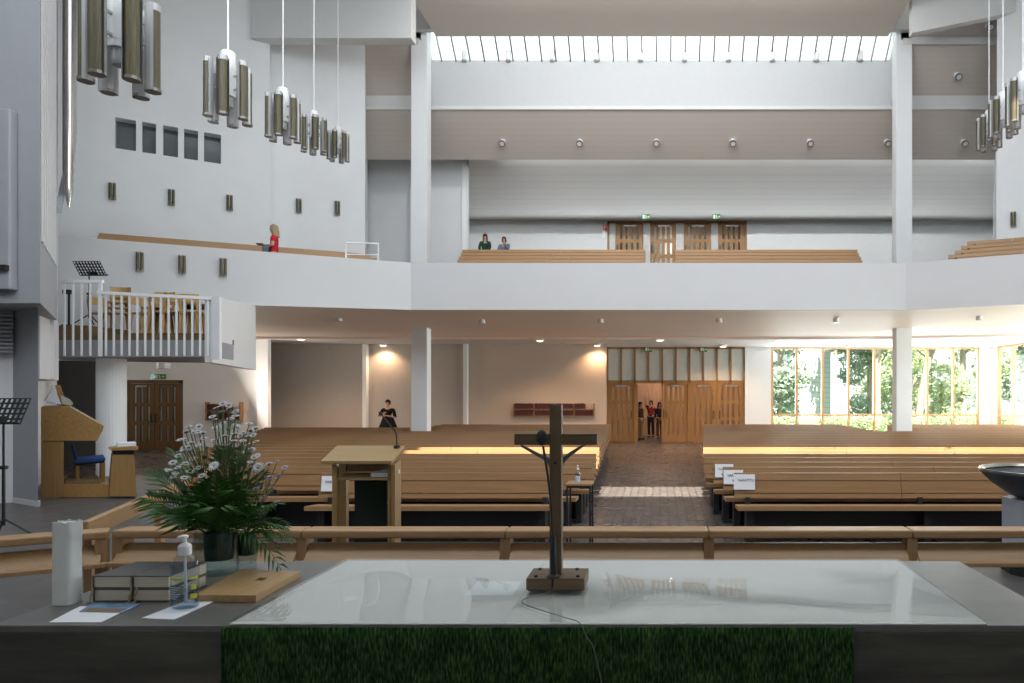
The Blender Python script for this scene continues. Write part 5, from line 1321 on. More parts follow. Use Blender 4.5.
def frond(root, base, tip, sag, nleaf, ll, width, name='palm_frond'):
    """feather leaf: arching rib with long narrow leaflets"""
    m = MB(); base = Vector(base); tip = Vector(tip); pts = []
    for i in range(13):
        u = i / 12; p = base.lerp(tip, u); p.z += sag * 4 * u * (1 - u) * .5 - sag * u * u * .6; pts.append(p)
    m.tube(pts, [.0028 * (1 - .7 * i / 12) for i in range(13)], 5)
    axis = (tip - base).normalized(); sd = axis.cross(Vector((0, 0, 1)))
    if sd.length < .2: sd = Vector((1, 0, 0))
    sd.normalize()
    tilt = rnd.uniform(-.7, .7); upv = sd.cross(axis).normalized(); sd = (sd * math.cos(tilt) + upv * math.sin(tilt)).normalized()
    for i in range(nleaf):
        u = .22 + .78 * i / (nleaf - 1); k = min(11.99, u * 12); j = int(k); p = pts[j].lerp(pts[j + 1], k - j); d = (pts[j + 1] - pts[j]).normalized()
        for s in (-1, 1):
            L = ll * (math.sin(PI * (.18 + .74 * u)) ** .6) * rnd.uniform(.85, 1.1)
            dirv = (d * (.55 + .5 * u) + sd * s * .8 + Vector((0, 0, rnd.uniform(-.18, .12)))).normalized()
            w = d.cross(dirv).cross(dirv).normalized() * width
            q1 = p + dirv * L * .45 + Vector((0, 0, .004)); q2 = p + dirv * L - Vector((0, 0, L * .16))
            a = m.bm.verts.new(p); b1 = m.bm.verts.new(q1 + w); b2 = m.bm.verts.new(q1 - w); mid = m.bm.verts.new(q1 + Vector((0, 0, .0025))); e = m.bm.verts.new(q2)
            m._face([a, b1, mid]); m._face([a, mid, b2]); m._face([b1, e, mid]); m._face([mid, e, b2])
    return m.build(name, M['leaf'], root)
def blossom(stem, c, r, mat, tilt, kind):
    """daisy head: ring of petals round a small centre"""
    m = MB(); n = 15; q = Euler((tilt[0], tilt[1], 0)).to_matrix()
    for ring, (rr, lift) in enumerate(((r, .12), (r * .72, .34))):
        for k in range(n):
            a = 2 * PI * (k + .5 * ring) / n; ca, sa = math.cos(a), math.sin(a); t_ = Vector((-sa, ca, 0))
            p0 = Vector((ca, sa, 0)) * r * .12; p1 = Vector((ca, sa, 0)) * rr * .65 + Vector((0, 0, rr * lift * .9)); p2 = Vector((ca, sa, 0)) * rr + Vector((0, 0, rr * lift * .55))
            v = [m.bm.verts.new(c + q @ z) for z in (p0, p1 - t_ * rr * .16, p2, p1 + t_ * rr * .16)]
            m._face(v)
    f = m.build('petals', mat, stem)
    return f
def spray(root, base, heads, mat, r, name='flower_stem'):
    m = MB(); base = Vector(base); top = sum((Vector(h) for h in heads), Vector()) / len(heads); fork = base.lerp(top, .62)
    m.tube(smooth_pts([base, base.lerp(fork, .5) + Vector((rnd.uniform(-.01, .01), rnd.uniform(-.01, .01), 0)), fork], 4), .0026, 5)
    for h in heads:
        h = Vector(h); m.tube(smooth_pts([fork, fork.lerp(h, .55) + (h - top) * .18, h - Vector((0, 0, .002))], 4), .0017, 5)
        m.lathe([(0, -.006), (r * .34, -.004), (r * .42, .003), (0, .004)], h, 8)
    for i in range(14):                                            # small lobed leaves up the stem
        u = rnd.uniform(.15, .98); p = base.lerp(fork, u) if u < .75 else fork.lerp(Vector(rnd.choice(heads)), rnd.uniform(0, .7)); a = rnd.uniform(0, 2 * PI); L = rnd.uniform(.022, .045)
        d = Vector((math.cos(a), math.sin(a), rnd.uniform(.0, .7))).normalized(); s = d.cross(Vector((0, 0, 1))).normalized() * L * .24
        v = [m.bm.verts.new(z) for z in (p, p + d * L * .5 + s, p + d * L, p + d * L * .5 - s)]; m._face(v)
    st = m.build(name, M['stem'], root)
    for h in heads:
        blossom(st, Vector(h) + Vector((0, 0, .001)), r * rnd.uniform(.85, 1.12), mat, (rnd.uniform(.1, .75), rnd.uniform(-.35, .35)), 0)
    return st
ar = thing('flower_arrangement', (xa, YV, ZA + .09), 'bouquet of white daisies and dark palm fronds standing in the large glass vase', 'flowers', None)
bz = ZA + ha - .03
def wp_(px, py, dy=0.0):
    y = YV + dy; return W(px, py, y)
base = Vector((xa + ra * .1, YV, bz))
# fronds: picture directions of the real ones
for (px, py, dy, sag, nl, ll) in ((158, 470, .05, .02, 17, .13), (150, 494, -.03, .03, 17, .13), (160, 507, -.10, .03, 15, .12), (176, 452, .12, .02, 16, .12), (192, 498, -.22, .05, 16, .12), (214, 478, -.16, .03, 17, .14), (236, 486, -.16, .04, 16, .13), (225, 452, .04, .01, 16, .12), (243, 452, .10, .02, 15, .11), (262, 470, .08, .03, 15, .11), (272, 500, .0, .04, 15, .11), (205, 505, .18, .04, 14, .11), (240, 510, .17, .04, 14, .11), (182, 515, -.15, .05, 15, .11), (283, 520, -.03, .05, 15, .09), (218, 500, -.24, .05, 16, .12), (256, 500, -.12, .04, 14, .1), (196, 470, .0, .02, 16, .12)):
    frond(ar, base + Vector((rnd.uniform(-.03, .03), rnd.uniform(-.03, .03), rnd.uniform(-.02, .0))), wp_(px, py, dy), sag, nl + 3, ll * 1.08, .0065)
frond(ar, base + Vector((.06, -.03, .02)), wp_(282, 556, -.06), .10, 11, .085, .005)
W_ = [  # (heads..., depth) in picture positions: clusters on one stem
    ([(223, 404), (229, 405.5), (217, 408), (222, 412), (236, 412)], .0), ([(215, 420), (223, 424), (231, 419), (238, 428)], .03),
    ([(189, 427), (199, 427), (186, 432), (194, 433), (203, 433)], .02), ([(181, 440), (191, 443), (204, 439), (189, 448)], -.02), ([(184, 451), (179, 456), (193, 459), (186, 464)], .04),
    ([(249, 424), (256, 428), (251, 432), (244, 433)], .01), ([(226, 436), (235, 434), (241, 436), (243, 441)], -.03), ([(248, 445), (256, 442), (239, 446), (232, 445)], .03), ([(219, 428), (214, 441), (207, 447), (226, 447)], .06),
    ([(173, 463), (168, 470), (178, 468), (174, 476)], -.02), ([(199, 468), (190, 472), (202, 476), (214, 465)], -.05), ([(257, 456), (248, 452), (253, 463)], .02)]
for heads, dy in W_:
    hs = [wp_(px, py, dy + rnd.uniform(-.03, .03)) for px, py in heads]
    spray(ar, base + Vector((rnd.uniform(-.04, .04), rnd.uniform(-.03, .03), -.02)), hs, M['petal'], .0165)
    if dy != .06: spray(ar, base + Vector((rnd.uniform(-.04, .04), rnd.uniform(-.03, .03), -.02)), [wp_(px + rnd.uniform(-7, 7), py + rnd.uniform(4, 11), dy + rnd.uniform(-.05, .05)) for px, py in heads[:3]], M['petal'], .0150)
# big white blooms and orange ones low in the leaves
for px, py, dy, mat, r, nm in ((214, 466, -.12, 'petal', .022, 'white_bloom'), (196, 480, -.14, 'petalorange', .013, 'orange_bloom'), (190, 486, -.12, 'petalorange', .012, 'orange_bloom')):
    p = wp_(px, py, dy); m = MB(); m.tube([base, base.lerp(p, .5) + Vector((0, 0, .02)), p], .002, 5); st = m.build('flower_stem', M['stem'], ar)
    blossom(st, p, r, M[mat], (.9, 0), 0)
ap = thing('aster_sprig', (xb, YV + .05, ZA + .09), 'sprig of lilac asters and one white bloom in the narrow glass vase', 'flowers')
base2 = Vector((xb, YV + .05, ZA + hb_ - .02))
for heads, dy in (([(269, 464), (277, 462), (285, 468), (279, 476)], .03), ([(264, 478), (270, 478), (258, 482)], .06), ([(264, 497), (272, 488), (256, 489)], .0), ([(262, 508), (277, 502)], -.02)):
    spray(ap, base2, [W(px, py, YV + .05 + dy) for px, py in heads], M['petalpink'], .0145)
p = W(258, 468, YV + .10); m = MB(); m.tube([base2, base2.lerp(p, .5), p], .002, 5); st = m.build('flower_stem', M['stem'], ap)
blossom(st, p, .030, M['petal'], (1.0, 0), 0)
for px, py in ((286, 520), (272, 530), (290, 533)): frond(ap, base2, W(px, py, YV + .05), .05, 10, .06, .004, 'leaf_sprig')
# ================================================================ people
def skin_mesh(name, nodes, edges, root, mat, parent, sub=2):
    """nodes: name -> (x, y, z, radius); one continuous tapered surface"""
    ks = list(nodes); idx = {k: i for i, k in enumerate(ks)}
    me = bpy.data.meshes.new(name); me.from_pydata([nodes[k][:3] for k in ks], [(idx[a], idx[b]) for a, b in edges], [])
    o = bpy.data.objects.new(name, me); COL.objects.link(o)
    md = o.modifiers.new('skin', 'SKIN'); md.use_smooth_shade = True; md.branch_smoothing = .4
    sv = me.skin_vertices[0].data
    for k in ks:
        r = nodes[k][3]; sv[idx[k]].radius = (r, r) if not isinstance(r, tuple) else r
        sv[idx[k]].use_root = (k == root)
    s = o.modifiers.new('sub', 'SUBSURF'); s.levels = sub; s.render_levels = sub
    dg = bpy.context.evaluated_depsgraph_get(); dg.update()
    m2 = bpy.data.meshes.new_from_object(o.evaluated_get(dg)); m2.name = name
    bpy.data.objects.remove(o); bpy.data.meshes.remove(me)
    for p in m2.polygons: p.use_smooth = True
    m2.materials.clear(); m2.materials.append(mat)
    o = bpy.data.objects.new(name, m2); COL.objects.link(o)
    if parent is not None: o.parent = parent
    return o
def cloth_mat(name, col, var=.12): return plain(name, col, .85, var=var, scale=14, spec=.2)
def person(loc, rz, label, shirt, lower, hair, H=1.7, pose=None, hair_len=.0, sleeve=.6, skirt=None, sit=False, bag=None, woman=True):
    k = H / 1.70
    J = dict(pelvis=(0, 0, .93), waist=(0, 0, 1.08), chest=(0, .0, 1.27), neck0=(0, -.01, 1.42), neck1=(0, .005, 1.48), jaw=(0, .03, 1.53), head=(0, .012, 1.60), crown=(0, .0, 1.655))
    for s, n in ((1, 'r'), (-1, 'l')):
        J.update({'sh' + n: (s * .165, -.01, 1.385), 'el' + n: (s * .205, -.03, 1.11), 'wr' + n: (s * .20, .05, .88), 'hip' + n: (s * .085, 0, .89), 'kn' + n: (s * .095, .015, .49), 'an' + n: (s * .10, -.02, .085), 'toe' + n: (s * .115, .13, .04)})
    if sit:
        for s, n in ((1, 'r'), (-1, 'l')): J.update({'kn' + n: (s * .11, .42, .93), 'an' + n: (s * .11, .44, .49), 'toe' + n: (s * .115, .58, .45)})
    if pose: J.update(pose)
    J = {a: Vector(b) * k for a, b in J.items()}
    t = thing('person', loc, label, 'person', None, rz)
    R = dict(pelvis=(.135, .10), waist=(.115, .085), chest=(.135, .095), neck0=.062, neck1=.05, jaw=.055, head=.083, crown=.062)
    for n in 'rl': R.update({'sh' + n: .055, 'el' + n: .04, 'wr' + n: .027, 'hip' + n: .08, 'kn' + n: .053, 'an' + n: .036, 'toe' + n: .03})
    def sc(v): return tuple(x * k for x in v) if isinstance(v, tuple) else v * k
    N = {a: (*J[a], sc(R[a])) for a in J}
    E = [('pelvis', 'waist'), ('waist', 'chest'), ('chest', 'neck0'), ('neck0', 'neck1'), ('neck1', 'jaw'), ('jaw', 'head'), ('head', 'crown')]
    for n in 'rl': E += [('chest', 'sh' + n), ('sh' + n, 'el' + n), ('el' + n, 'wr' + n), ('pelvis', 'hip' + n), ('hip' + n, 'kn' + n), ('kn' + n, 'an' + n), ('an' + n, 'toe' + n)]
    # nose and hands with five fingers
    hd, jw = J['head'], J['jaw']
    N['nose'] = (hd.x, hd.y + .083 * k, hd.z - .022 * k, .012 * k); E.append(('head', 'nose'))
    for n, s in (('r', 1), ('l', -1)):
        d = (J['wr' + n] - J['el' + n]).normalized(); a = d.cross(Vector((0, 0, 1)))
        if a.length < .3: a = d.cross(Vector((0, 1, 0)))
        a.normalize(); b = d.cross(a); pm = J['wr' + n] + d * .055 * k
        N['palm' + n] = (*pm, .024 * k); E.append(('wr' + n, 'palm' + n))
        for q in range(4):
            r0 = pm + d * .035 * k + a * (q - 1.5) * .019 * k; r1 = r0 + (d * .85 + b * .4) * .036 * k * (1 - .08 * abs(q - 1.4)); r2 = r1 + (d * .4 + b * .8) * .03 * k * (1 - .1 * abs(q - 1.4))
            for m_, v in enumerate((r0, r1, r2)): N[f'f{n}{q}{m_}'] = (*v, (.0095 - .0012 * m_) * k)
            E += [('palm' + n, f'f{n}{q}0'), (f'f{n}{q}0', f'f{n}{q}1'), (f'f{n}{q}1', f'f{n}{q}2')]
        t0 = J['wr' + n] + d * .03 * k - a * .03 * k; t1 = t0 + (d * .7 - a * .5 + b * .4) * .04 * k
        N[f't{n}0'] = (*t0, .011 * k); N[f't{n}1'] = (*t1, .009 * k); E += [('wr' + n, f't{n}0'), (f't{n}0', f't{n}1')]
    skin_mesh('body', N, E, 'pelvis', M['skin'], t)
    # shirt
    g = .016 * k
    S = {a: (*J[a], tuple(x + g for x in sc(R[a])) if isinstance(R[a], tuple) else sc(R[a]) + g) for a in ('pelvis', 'waist', 'chest', 'neck0')}
    SE = [('pelvis', 'waist'), ('waist', 'chest'), ('chest', 'neck0')]
    for n in 'rl':
        S['sh' + n] = (*J['sh' + n], sc(R['sh' + n]) + g)
        if sleeve >= 1:
            S['el' + n] = (*J['el' + n], sc(R['el' + n]) + g); w_ = J['el' + n].lerp(J['wr' + n], min(1, sleeve - 1 + .0)); S['cu' + n] = (*w_, sc(.034) + g * .6)
            SE += [('chest', 'sh' + n), ('sh' + n, 'el' + n), ('el' + n, 'cu' + n)]
        else:
            S['cu' + n] = (*J['sh' + n].lerp(J['el' + n], sleeve), sc(.046) + g); SE += [('chest', 'sh' + n), ('sh' + n, 'cu' + n)]
    skin_mesh('shirt', S, SE, 'pelvis', shirt, t)
    if skirt:
        m = MB(); zt, zb_, r0, r1 = skirt
        m.lathe([(r0 * k, zt * k), (lerp((r0,), (r1 + 0.0,), .0)[0] * k, zt * k)], (0, 0, 0), 4) if False else None
        m.lathe([(r0 * k * .92, zt * k), (r0 * k, (zt - .05) * k), ((r0 * .55 + r1 * .45) * k, (zt * .5 + zb_ * .5) * k), (r1 * k, zb_ * k), (r1 * .97 * k, zb_ * k), (r0 * .9 * k, (zt - .06) * k)], (0, 0, 0), 26, sy=.8)
        m.build('skirt', lower, t, smooth=True, local=True)
    else:
        P = {'pelvis': (*(J['pelvis'] - Vector((0, 0, .0))), tuple(x + g * .8 for x in sc(R['pelvis'])))}; PE = []
        for n in 'rl':
            P['hip' + n] = (*J['hip' + n], sc(R['hip' + n]) + g); P['kn' + n] = (*J['kn' + n], sc(R['kn' + n]) + g); P['an' + n] = (*J['an' + n].lerp(J['kn' + n], .06), sc(R['an' + n]) + g * 1.3)
            PE += [('pelvis', 'hip' + n), ('hip' + n, 'kn' + n), ('kn' + n, 'an' + n)]
        skin_mesh('trousers', P, PE, 'pelvis', lower, t)
    for n in 'rl':
        a, b = J['an' + n], J['toe' + n]; d = (b - a); d.z = 0
        MB().ball(a.lerp(b, .55) + Vector((0, 0, -.012 * k)), (.045 * k, .115 * k, .042 * k), 12, 8).build('shoe', M['black'], t, smooth=True, local=True)
    # hair: cap over the skull, open at the face, longer at the back when worn long
    h = MB(); c = hd + Vector((0, -.012, .012)) * k
    def hf(u, v):
        a = u * 2 * PI; fx, fy = math.sin(a), math.cos(a)       # a = 0 looks forward
        face = max(0, fy) ** .7
        low = -.055 - hair_len * (1 - face) + .105 * face
        z = .098 + (low - .098) * v; rr = .097 * (math.sqrt(max(0, 1 - (max(z, -.0) / .1) ** 2)) if z > 0 else 1.0 + .12 * min(1, -z * 4))
        return tuple(c + Vector((fx * rr * .88, fy * rr + (-.012 if z < -.05 else 0), z)) * k)
    h.grid(hf, 24, 12); ho = h.build('hair', hair, t, smooth=True, local=True)
    md = ho.modifiers.new('thick', 'SOLIDIFY'); md.thickness = .012; md.offset = 0
    e = MB()
    for s in (-1, 1): e.ball(hd + Vector((s * .03, .079, .005)) * k, .009 * k, 8, 6)
    e.build('eyes', M['ink'], t, local=True)
    m = MB(); m.ball(jw + Vector((0, .056, .006)) * k, (.022 * k, .008 * k, .006 * k), 8, 6); m.build('mouth', M['petalpink'], t, local=True)
    e = MB()
    for s in (-1, 1): e.ball(hd + Vector((s * .083, .0, -.012)) * k, (.012 * k, .02 * k, .03 * k), 8, 6)
    e.build('ears', M['skin'], t, local=True)
    if bag: bag(t, k)
    return t
HB = cloth_mat('brown_hair', (.10, .055, .03)); HL = cloth_mat('fair_hair', (.36, .27, .17)); HK = cloth_mat('black_hair', (.018, .013, .011))
S_red = cloth_mat('red_shirt', (.55, .02, .035)); J_teal = cloth_mat('teal_grey_jeans', (.10, .15, .19)); S_green = cloth_mat('dark_green_jacket', (.015, .06, .04))
S_grey = cloth_mat('blue_grey_shirt', (.17, .20, .27)); S_black = cloth_mat('black_dress', (.010, .010, .012)); S_olive = cloth_mat('dark_olive_top', (.06, .045, .03))
T_beige = cloth_mat('beige_trousers', (.36, .25, .15)); S_navy = cloth_mat('dark_navy_top', (.03, .03, .06)); T_dark = cloth_mat('dark_trousers', (.04, .035, .035)); S_redpat = cloth_mat('red_and_black_shirt', (.30, .03, .03), .9)
# woman in red behind the slanted parapet, in profile to the left, tablet in hand, bag at her hip
p, ang = par_at(273, 240); n = Vector((-.428, .904)); q = Vector((p.x, p.y)) + n * .44
def hip_bag(t, k):
    m = MB(); m.box(-.17, .17, .10, .24, .96, 1.12); o = m.build('shoulder_bag', J_teal, t, local=True, bevel=.03)
rw_ = person((q.x, q.y, 4.54), PI / 2 + .35, 'person in a red shirt with long fair hair holding a tablet behind the left parapet', S_red, J_teal, HL, 1.67,
    pose=dict(elr=(.20, -.0, 1.15), wrr=(.12, .15, 1.17), ell=(-.20, .0, 1.15), wrl=(-.1, .16, 1.17)), hair_len=.16, sleeve=.62, bag=hip_bag)
M4 = Matrix.Translation(Vector((q.x, q.y, 4.54))) @ Matrix.Rotation(PI / 2 + .35, 4, 'Z')
tb = MB(); tb.box(-.12, .12, .22, .38, 1.165, 1.178); tb.bm.transform(M4); solo('tablet', tb, M['black'], 'dark tablet held by the person in the red shirt', 'tablet')
# two seated visitors behind the top balcony bench
balcony_bench(WX(472, 26.85), WX(560, 26.85), 26.85, 7.49, 'wooden balcony bench under the two seated visitors', None)
sit_pose = dict(elr=(.2, .08, 1.14), wrr=(.09, .24, 1.02), ell=(-.2, .08, 1.14), wrl=(-.09, .24, 1.02))
person((WX(484.5, 26.5), 26.6, 6.35), PI, 'person with dark long hair, sunglasses and green jacket seated above the balcony bench', S_green, T_dark, HB, 1.68, sit_pose, .17, 2.0, sit=True)
person((WX(503.5, 26.5), 26.6, 6.30), PI, 'person in a blue grey shirt with short brown hair seated leaning on one hand', S_grey, T_dark, HB, 1.62,
       dict(elr=(.2, .08, 1.14), wrr=(.09, .24, 1.02), ell=(-.19, .13, 1.15), wrl=(-.06, .12, 1.42)), .06, 2.0, sit=True)
sg = MB(); zc_ = 6.35 + 1.60 * 1.68 / 1.7
sg.box(WX(484.5, 26.5) - .065, WX(484.5, 26.5) + .065, 26.6 - .1, 26.6 - .088, zc_ - .008, zc_ + .028); solo('sunglasses', sg, M['black'], 'dark sunglasses on the face of the seated visitor in green', 'sunglasses')
# visitor in black under the balcony
person((WX(388, 26.6), 26.6, 0), PI - .2, 'person in a black dress standing with folded arms before the grey partition', S_black, S_black, HK, 1.82,
       dict(shr=(.2, -.01, 1.37), shl=(-.2, -.01, 1.37), elr=(.30, .04, 1.12), wrr=(.02, .22, 1.24), ell=(-.30, .04, 1.10), wrl=(-.02, .24, 1.17)), .02, 1.0, skirt=(1.10, .42, .20, .46))
# three visitors in the open entrance
person((WX(640, 31.6), 31.6, 0), PI + .9, 'person in dark olive top and beige trousers in the open doorway, nearest the left jamb', S_olive, T_beige, HK, 1.68, None, .1, 1.9)
person((WX(651.0, 33.2), 33.2, 0), PI - .3, 'person in a red and black shirt with raised arm in the doorway', S_redpat, T_dark, HK, 1.74,
       dict(elr=(.24, .1, 1.55), wrr=(.2, .16, 1.76)), .04, .7)
person((WX(659.5, 32.4), 32.4, 0), PI + .4, 'person in a dark navy top and brown trousers at the right of the doorway group', S_navy, cloth_mat('brown_trousers', (.16, .09, .05)), HK, 1.66, None, .12, 1.6)
# corpus on the cross, on the far side of the upright
yk = YX + .034 + .016; sc_ = .285 / 292 * 292 / 1.0
fz = lambda py: WZ(py, yk); fx = lambda px: WX(px, yk)
C_ = dict(pelvis=(fx(556), yk + .004, fz(492), .019), waist=(fx(556.5), yk + .006, fz(481), .017), chest=(fx(556), yk + .010, fz(466), .022), neck=(fx(555.7), yk + .016, fz(453), .010), jaw=(fx(555.2), yk + .026, fz(447.5), .012), head=(fx(555.2), yk + .024, fz(442), .016),
          shr=(fx(564), yk + .006, fz(459), .010), elr=(fx(571), yk + .004, fz(453.5), .0075), wrr=(fx(580), yk - .002, fz(447.5), .0055), har=(fx(582.6), yk - .004, fz(445.6), .006),
          shl=(fx(546.5), yk + .006, fz(459), .010), ell=(fx(538), yk + .004, fz(455), .0075), wrl=(fx(527), yk - .002, fz(448.5), .0055), hal=(fx(523.5), yk - .004, fz(446.6), .006),
          hipr=(fx(559.5), yk + .004, fz(498), .014), knr=(fx(560), yk + .022, fz(525), .011), anr=(fx(557.5), yk + .0, fz(550), .007), tor=(fx(557), yk + .008, fz(560), .007),
          hipl=(fx(552), yk + .004, fz(498), .014), knl=(fx(552.5), yk + .024, fz(526), .011), anl=(fx(554.5), yk + .006, fz(551), .007), tol=(fx(554.5), yk + .016, fz(561), .007))
CE = [('pelvis', 'waist'), ('waist', 'chest'), ('chest', 'neck'), ('neck', 'jaw'), ('jaw', 'head')]
for n in 'rl': CE += [('chest', 'sh' + n), ('sh' + n, 'el' + n), ('el' + n, 'wr' + n), ('wr' + n, 'ha' + n), ('pelvis', 'hip' + n), ('hip' + n, 'kn' + n), ('kn' + n, 'an' + n), ('an' + n, 'to' + n)]
for n, s in (('r', 1), ('l', -1)):
    h = Vector(C_['ha' + n][:3])
    for q in range(4): C_[f'fi{n}{q}'] = (h.x + s * .010, h.y + .004, h.z + .004 + .004 * (q - 1.2), .0018); CE.append(('ha' + n, f'fi{n}{q}'))
rootM = ROOTM[cr.name].inverted()
C_ = {a: (*(rootM @ Vector(v[:3])), v[3]) for a, v in C_.items()}
skin_mesh('corpus', C_, CE, 'pelvis', M['bronze'], cr)
m = MB(); m.lathe([(.021, .018), (.024, 0), (.021, -.02), (.018, -.035), (.014, -.034), (.018, .0)], (fx(556), yk + .006, fz(494)), 14); m.build('loincloth', M['bronze'], cr, smooth=True)
# ================================================================ outside the windows
struct('ground_outside', MB().box(-10, 60, 30.4, 80, -.5, -.31).box(14.5, 60, 5, 30.4, -.5, -.31), plain('lawn', (.10, .16, .05), .9, var=.4, scale=1.2, bump=.3))
def foliage(name, col, scale=1.5):
    m, nt, out = new_mat(name); L = nt.links.new
    d = node(nt, 'ShaderNodeBsdfDiffuse'); tl = node(nt, 'ShaderNodeBsdfTranslucent'); mx = node(nt, 'ShaderNodeMixShader'); mx.inputs['Fac'].default_value = .45
    tc = node(nt, 'ShaderNodeTexCoord'); nz = node(nt, 'ShaderNodeTexNoise'); nz.inputs['Scale'].default_value = scale
    rp = node(nt, 'ShaderNodeValToRGB'); rp.color_ramp.elements[0].color = c4([x * .65 for x in col]); rp.color_ramp.elements[0].position = .3; rp.color_ramp.elements[1].color = c4([min(1, x * 1.35) for x in col]); rp.color_ramp.elements[1].position = .7
    L(tc.outputs['Object'], nz.inputs['Vector']); L(nz.outputs['Fac'], rp.inputs['Fac']); L(rp.outputs['Color'], d.inputs['Color']); L(rp.outputs['Color'], tl.inputs['Color'])
    L(d.outputs[0], mx.inputs[1]); L(tl.outputs[0], mx.inputs[2]); L(mx.outputs[0], out.inputs['Surface'])
    return m
leafA = foliage('bright_tree_leaf', (.50, .58, .36)); leafB = foliage('blue_green_tree_leaf', (.42, .50, .42))
bark = plain('grey_bark', (.36, .31, .27), .9, var=.3, scale=6, bump=.5, stretch=(1, 1, .25))
def leaf_cloud(m, blobs, n, size, r):
    tot = sum(b[3] ** 2 for b in blobs)
    for (cx_, cy_, cz_, rad) in blobs:
        for _ in range(int(n * rad ** 2 / tot)):
            d = Vector((r.gauss(0, 1), r.gauss(0, 1), r.gauss(0, 1))).normalized() * rad * r.uniform(.55, 1.0)
            p = Vector((cx_, cy_, cz_)) + Vector((d.x, d.y, d.z * .85)); a = Vector((r.gauss(0, 1), r.gauss(0, 1), r.gauss(0, 1))).normalized() * size * r.uniform(.6, 1.3); b = a.orthogonal().normalized() * a.length * .55
            v = m.verts([p - a, p + b, p + a, p - b]); m._face(v)
def tree(x, y, h, spread, trunk, mat, label, seed, low=1.6, lean=0.0, n=2600):
    r = random.Random(seed); t = thing('tree', (x, y, -.31), label, 'tree', 'trees outside the windows')
    top = Vector((x + lean, y, h * .62))
    MB().tube(smooth_pts([(x, y, -.32), (x + lean * .2, y, h * .2), (x + lean * .7, y, h * .42), top], 4), [trunk * (1 - .035 * i) for i in range(13)], 10).build('trunk', bark, t, smooth=True)
    br = MB()
    for k in range(5):
        a = r.uniform(0, 2 * PI); z = h * r.uniform(.3, .55); b0 = Vector((x + lean * .6, y, z)); br.tube([b0, b0 + Vector((math.cos(a), math.sin(a), .8)) * spread * .35, b0 + Vector((math.cos(a), math.sin(a), 1.1)) * spread * .6], [trunk * .4, trunk * .25, trunk * .1], 6)
    br.build('branches', bark, t)
    c = MB(); blobs = []
    for k in range(13):
        a = r.uniform(0, 2 * PI); q = r.uniform(0, spread * .8); blobs.append((x + lean + q * math.cos(a), y + q * math.sin(a), r.uniform(low + spread * .3, h), spread * r.uniform(.3, .52)))
    leaf_cloud(c, blobs, int(n * 1.8), .2, r)
    c.build('crown', mat, t)
    return t
for k_ in range(9): tree(4 + k_ * 4.6, 60 + (k_ % 3) * 2.5, 15, 4.2, .3, leafB if k_ % 2 else leafA, ['pale', 'dark', 'broad', 'tall'][k_ % 4] + ' background tree far behind the window panes, ' + ['first', 'second', 'third', 'fourth', 'fifth', 'sixth', 'seventh', 'eighth', 'ninth'][k_] + ' from the entrance', 30 + k_, .0, 0, 1500)
tree(7.6, 45, 11, 3.0, .22, leafB, 'bushy blue green tree outside the leftmost window pane', 1, .2)
tree(14.2, 48, 11, 3.0, .25, leafB, 'dark tree outside the third and fourth window panes', 2, .0)
tree(12.9, 42.5, 13, 2.2, .30, leafA, 'tree with thick grey trunk outside the fourth window pane', 3, 4.6, .2, 1800)
tree(15.6, 43, 12, 2.2, .24, leafA, 'leaning tree trunk beside the right column outside the windows', 4, 4.6, 1.3, 1800)
tree(19.6, 46, 11, 3.0, .25, leafA, 'light green tree outside the panes right of the column', 5, .0)
tree(23.8, 45, 9, 2.8, .2, leafB, 'dense dark tree outside the last panes right of the column', 6, .0)
tree(28.0, 43, 10, 3.0, .2, leafA, 'yellow green tree outside the corner windows', 7, .0)
tree(30.0, 50, 13, 4.0, .3, leafB, 'tall dark tree far behind the right window panes', 8, .2)
tree(18.5, 53, 14, 4.0, .3, leafA, 'tall pale tree far behind the middle window panes', 9, .2)
tree(20.0, 25, 10, 3.2, .2, leafA, 'leafy tree outside the side windows of the right wall', 10, .2)
bl = thing('building', (10.6, 50, -.31), 'pale blue grey clad building outside the second window pane', 'building')
MB().box(9.2, 12.0, 50, 56, -.31, 6.2).build('wall', boards('pale_cladding', (.62, .67, .74), .35, .2), bl)
MB().prism([(8.9, 49.8, 6.2), (12.3, 49.8, 6.2), (10.6, 49.8, 7.6)], (0, 6.4, 0)).build('roof', M['lampcap'], bl)
hd = thing('hedge', (16, 41, -.31), 'low clipped hedge outside below the window bar', 'hedge')
m = MB(); r = random.Random(77)
for i in range(9000):
    p = Vector((r.uniform(4, 30), r.uniform(40.5, 41.6), r.uniform(-.3, .75))); a = Vector((r.gauss(0, 1), r.gauss(0, 1), r.gauss(0, 1))).normalized() * .09; b = a.orthogonal().normalized() * .05
    m._face(m.verts([p - a, p + b, p + a, p - b]))
m.build('foliage', leafA, hd)

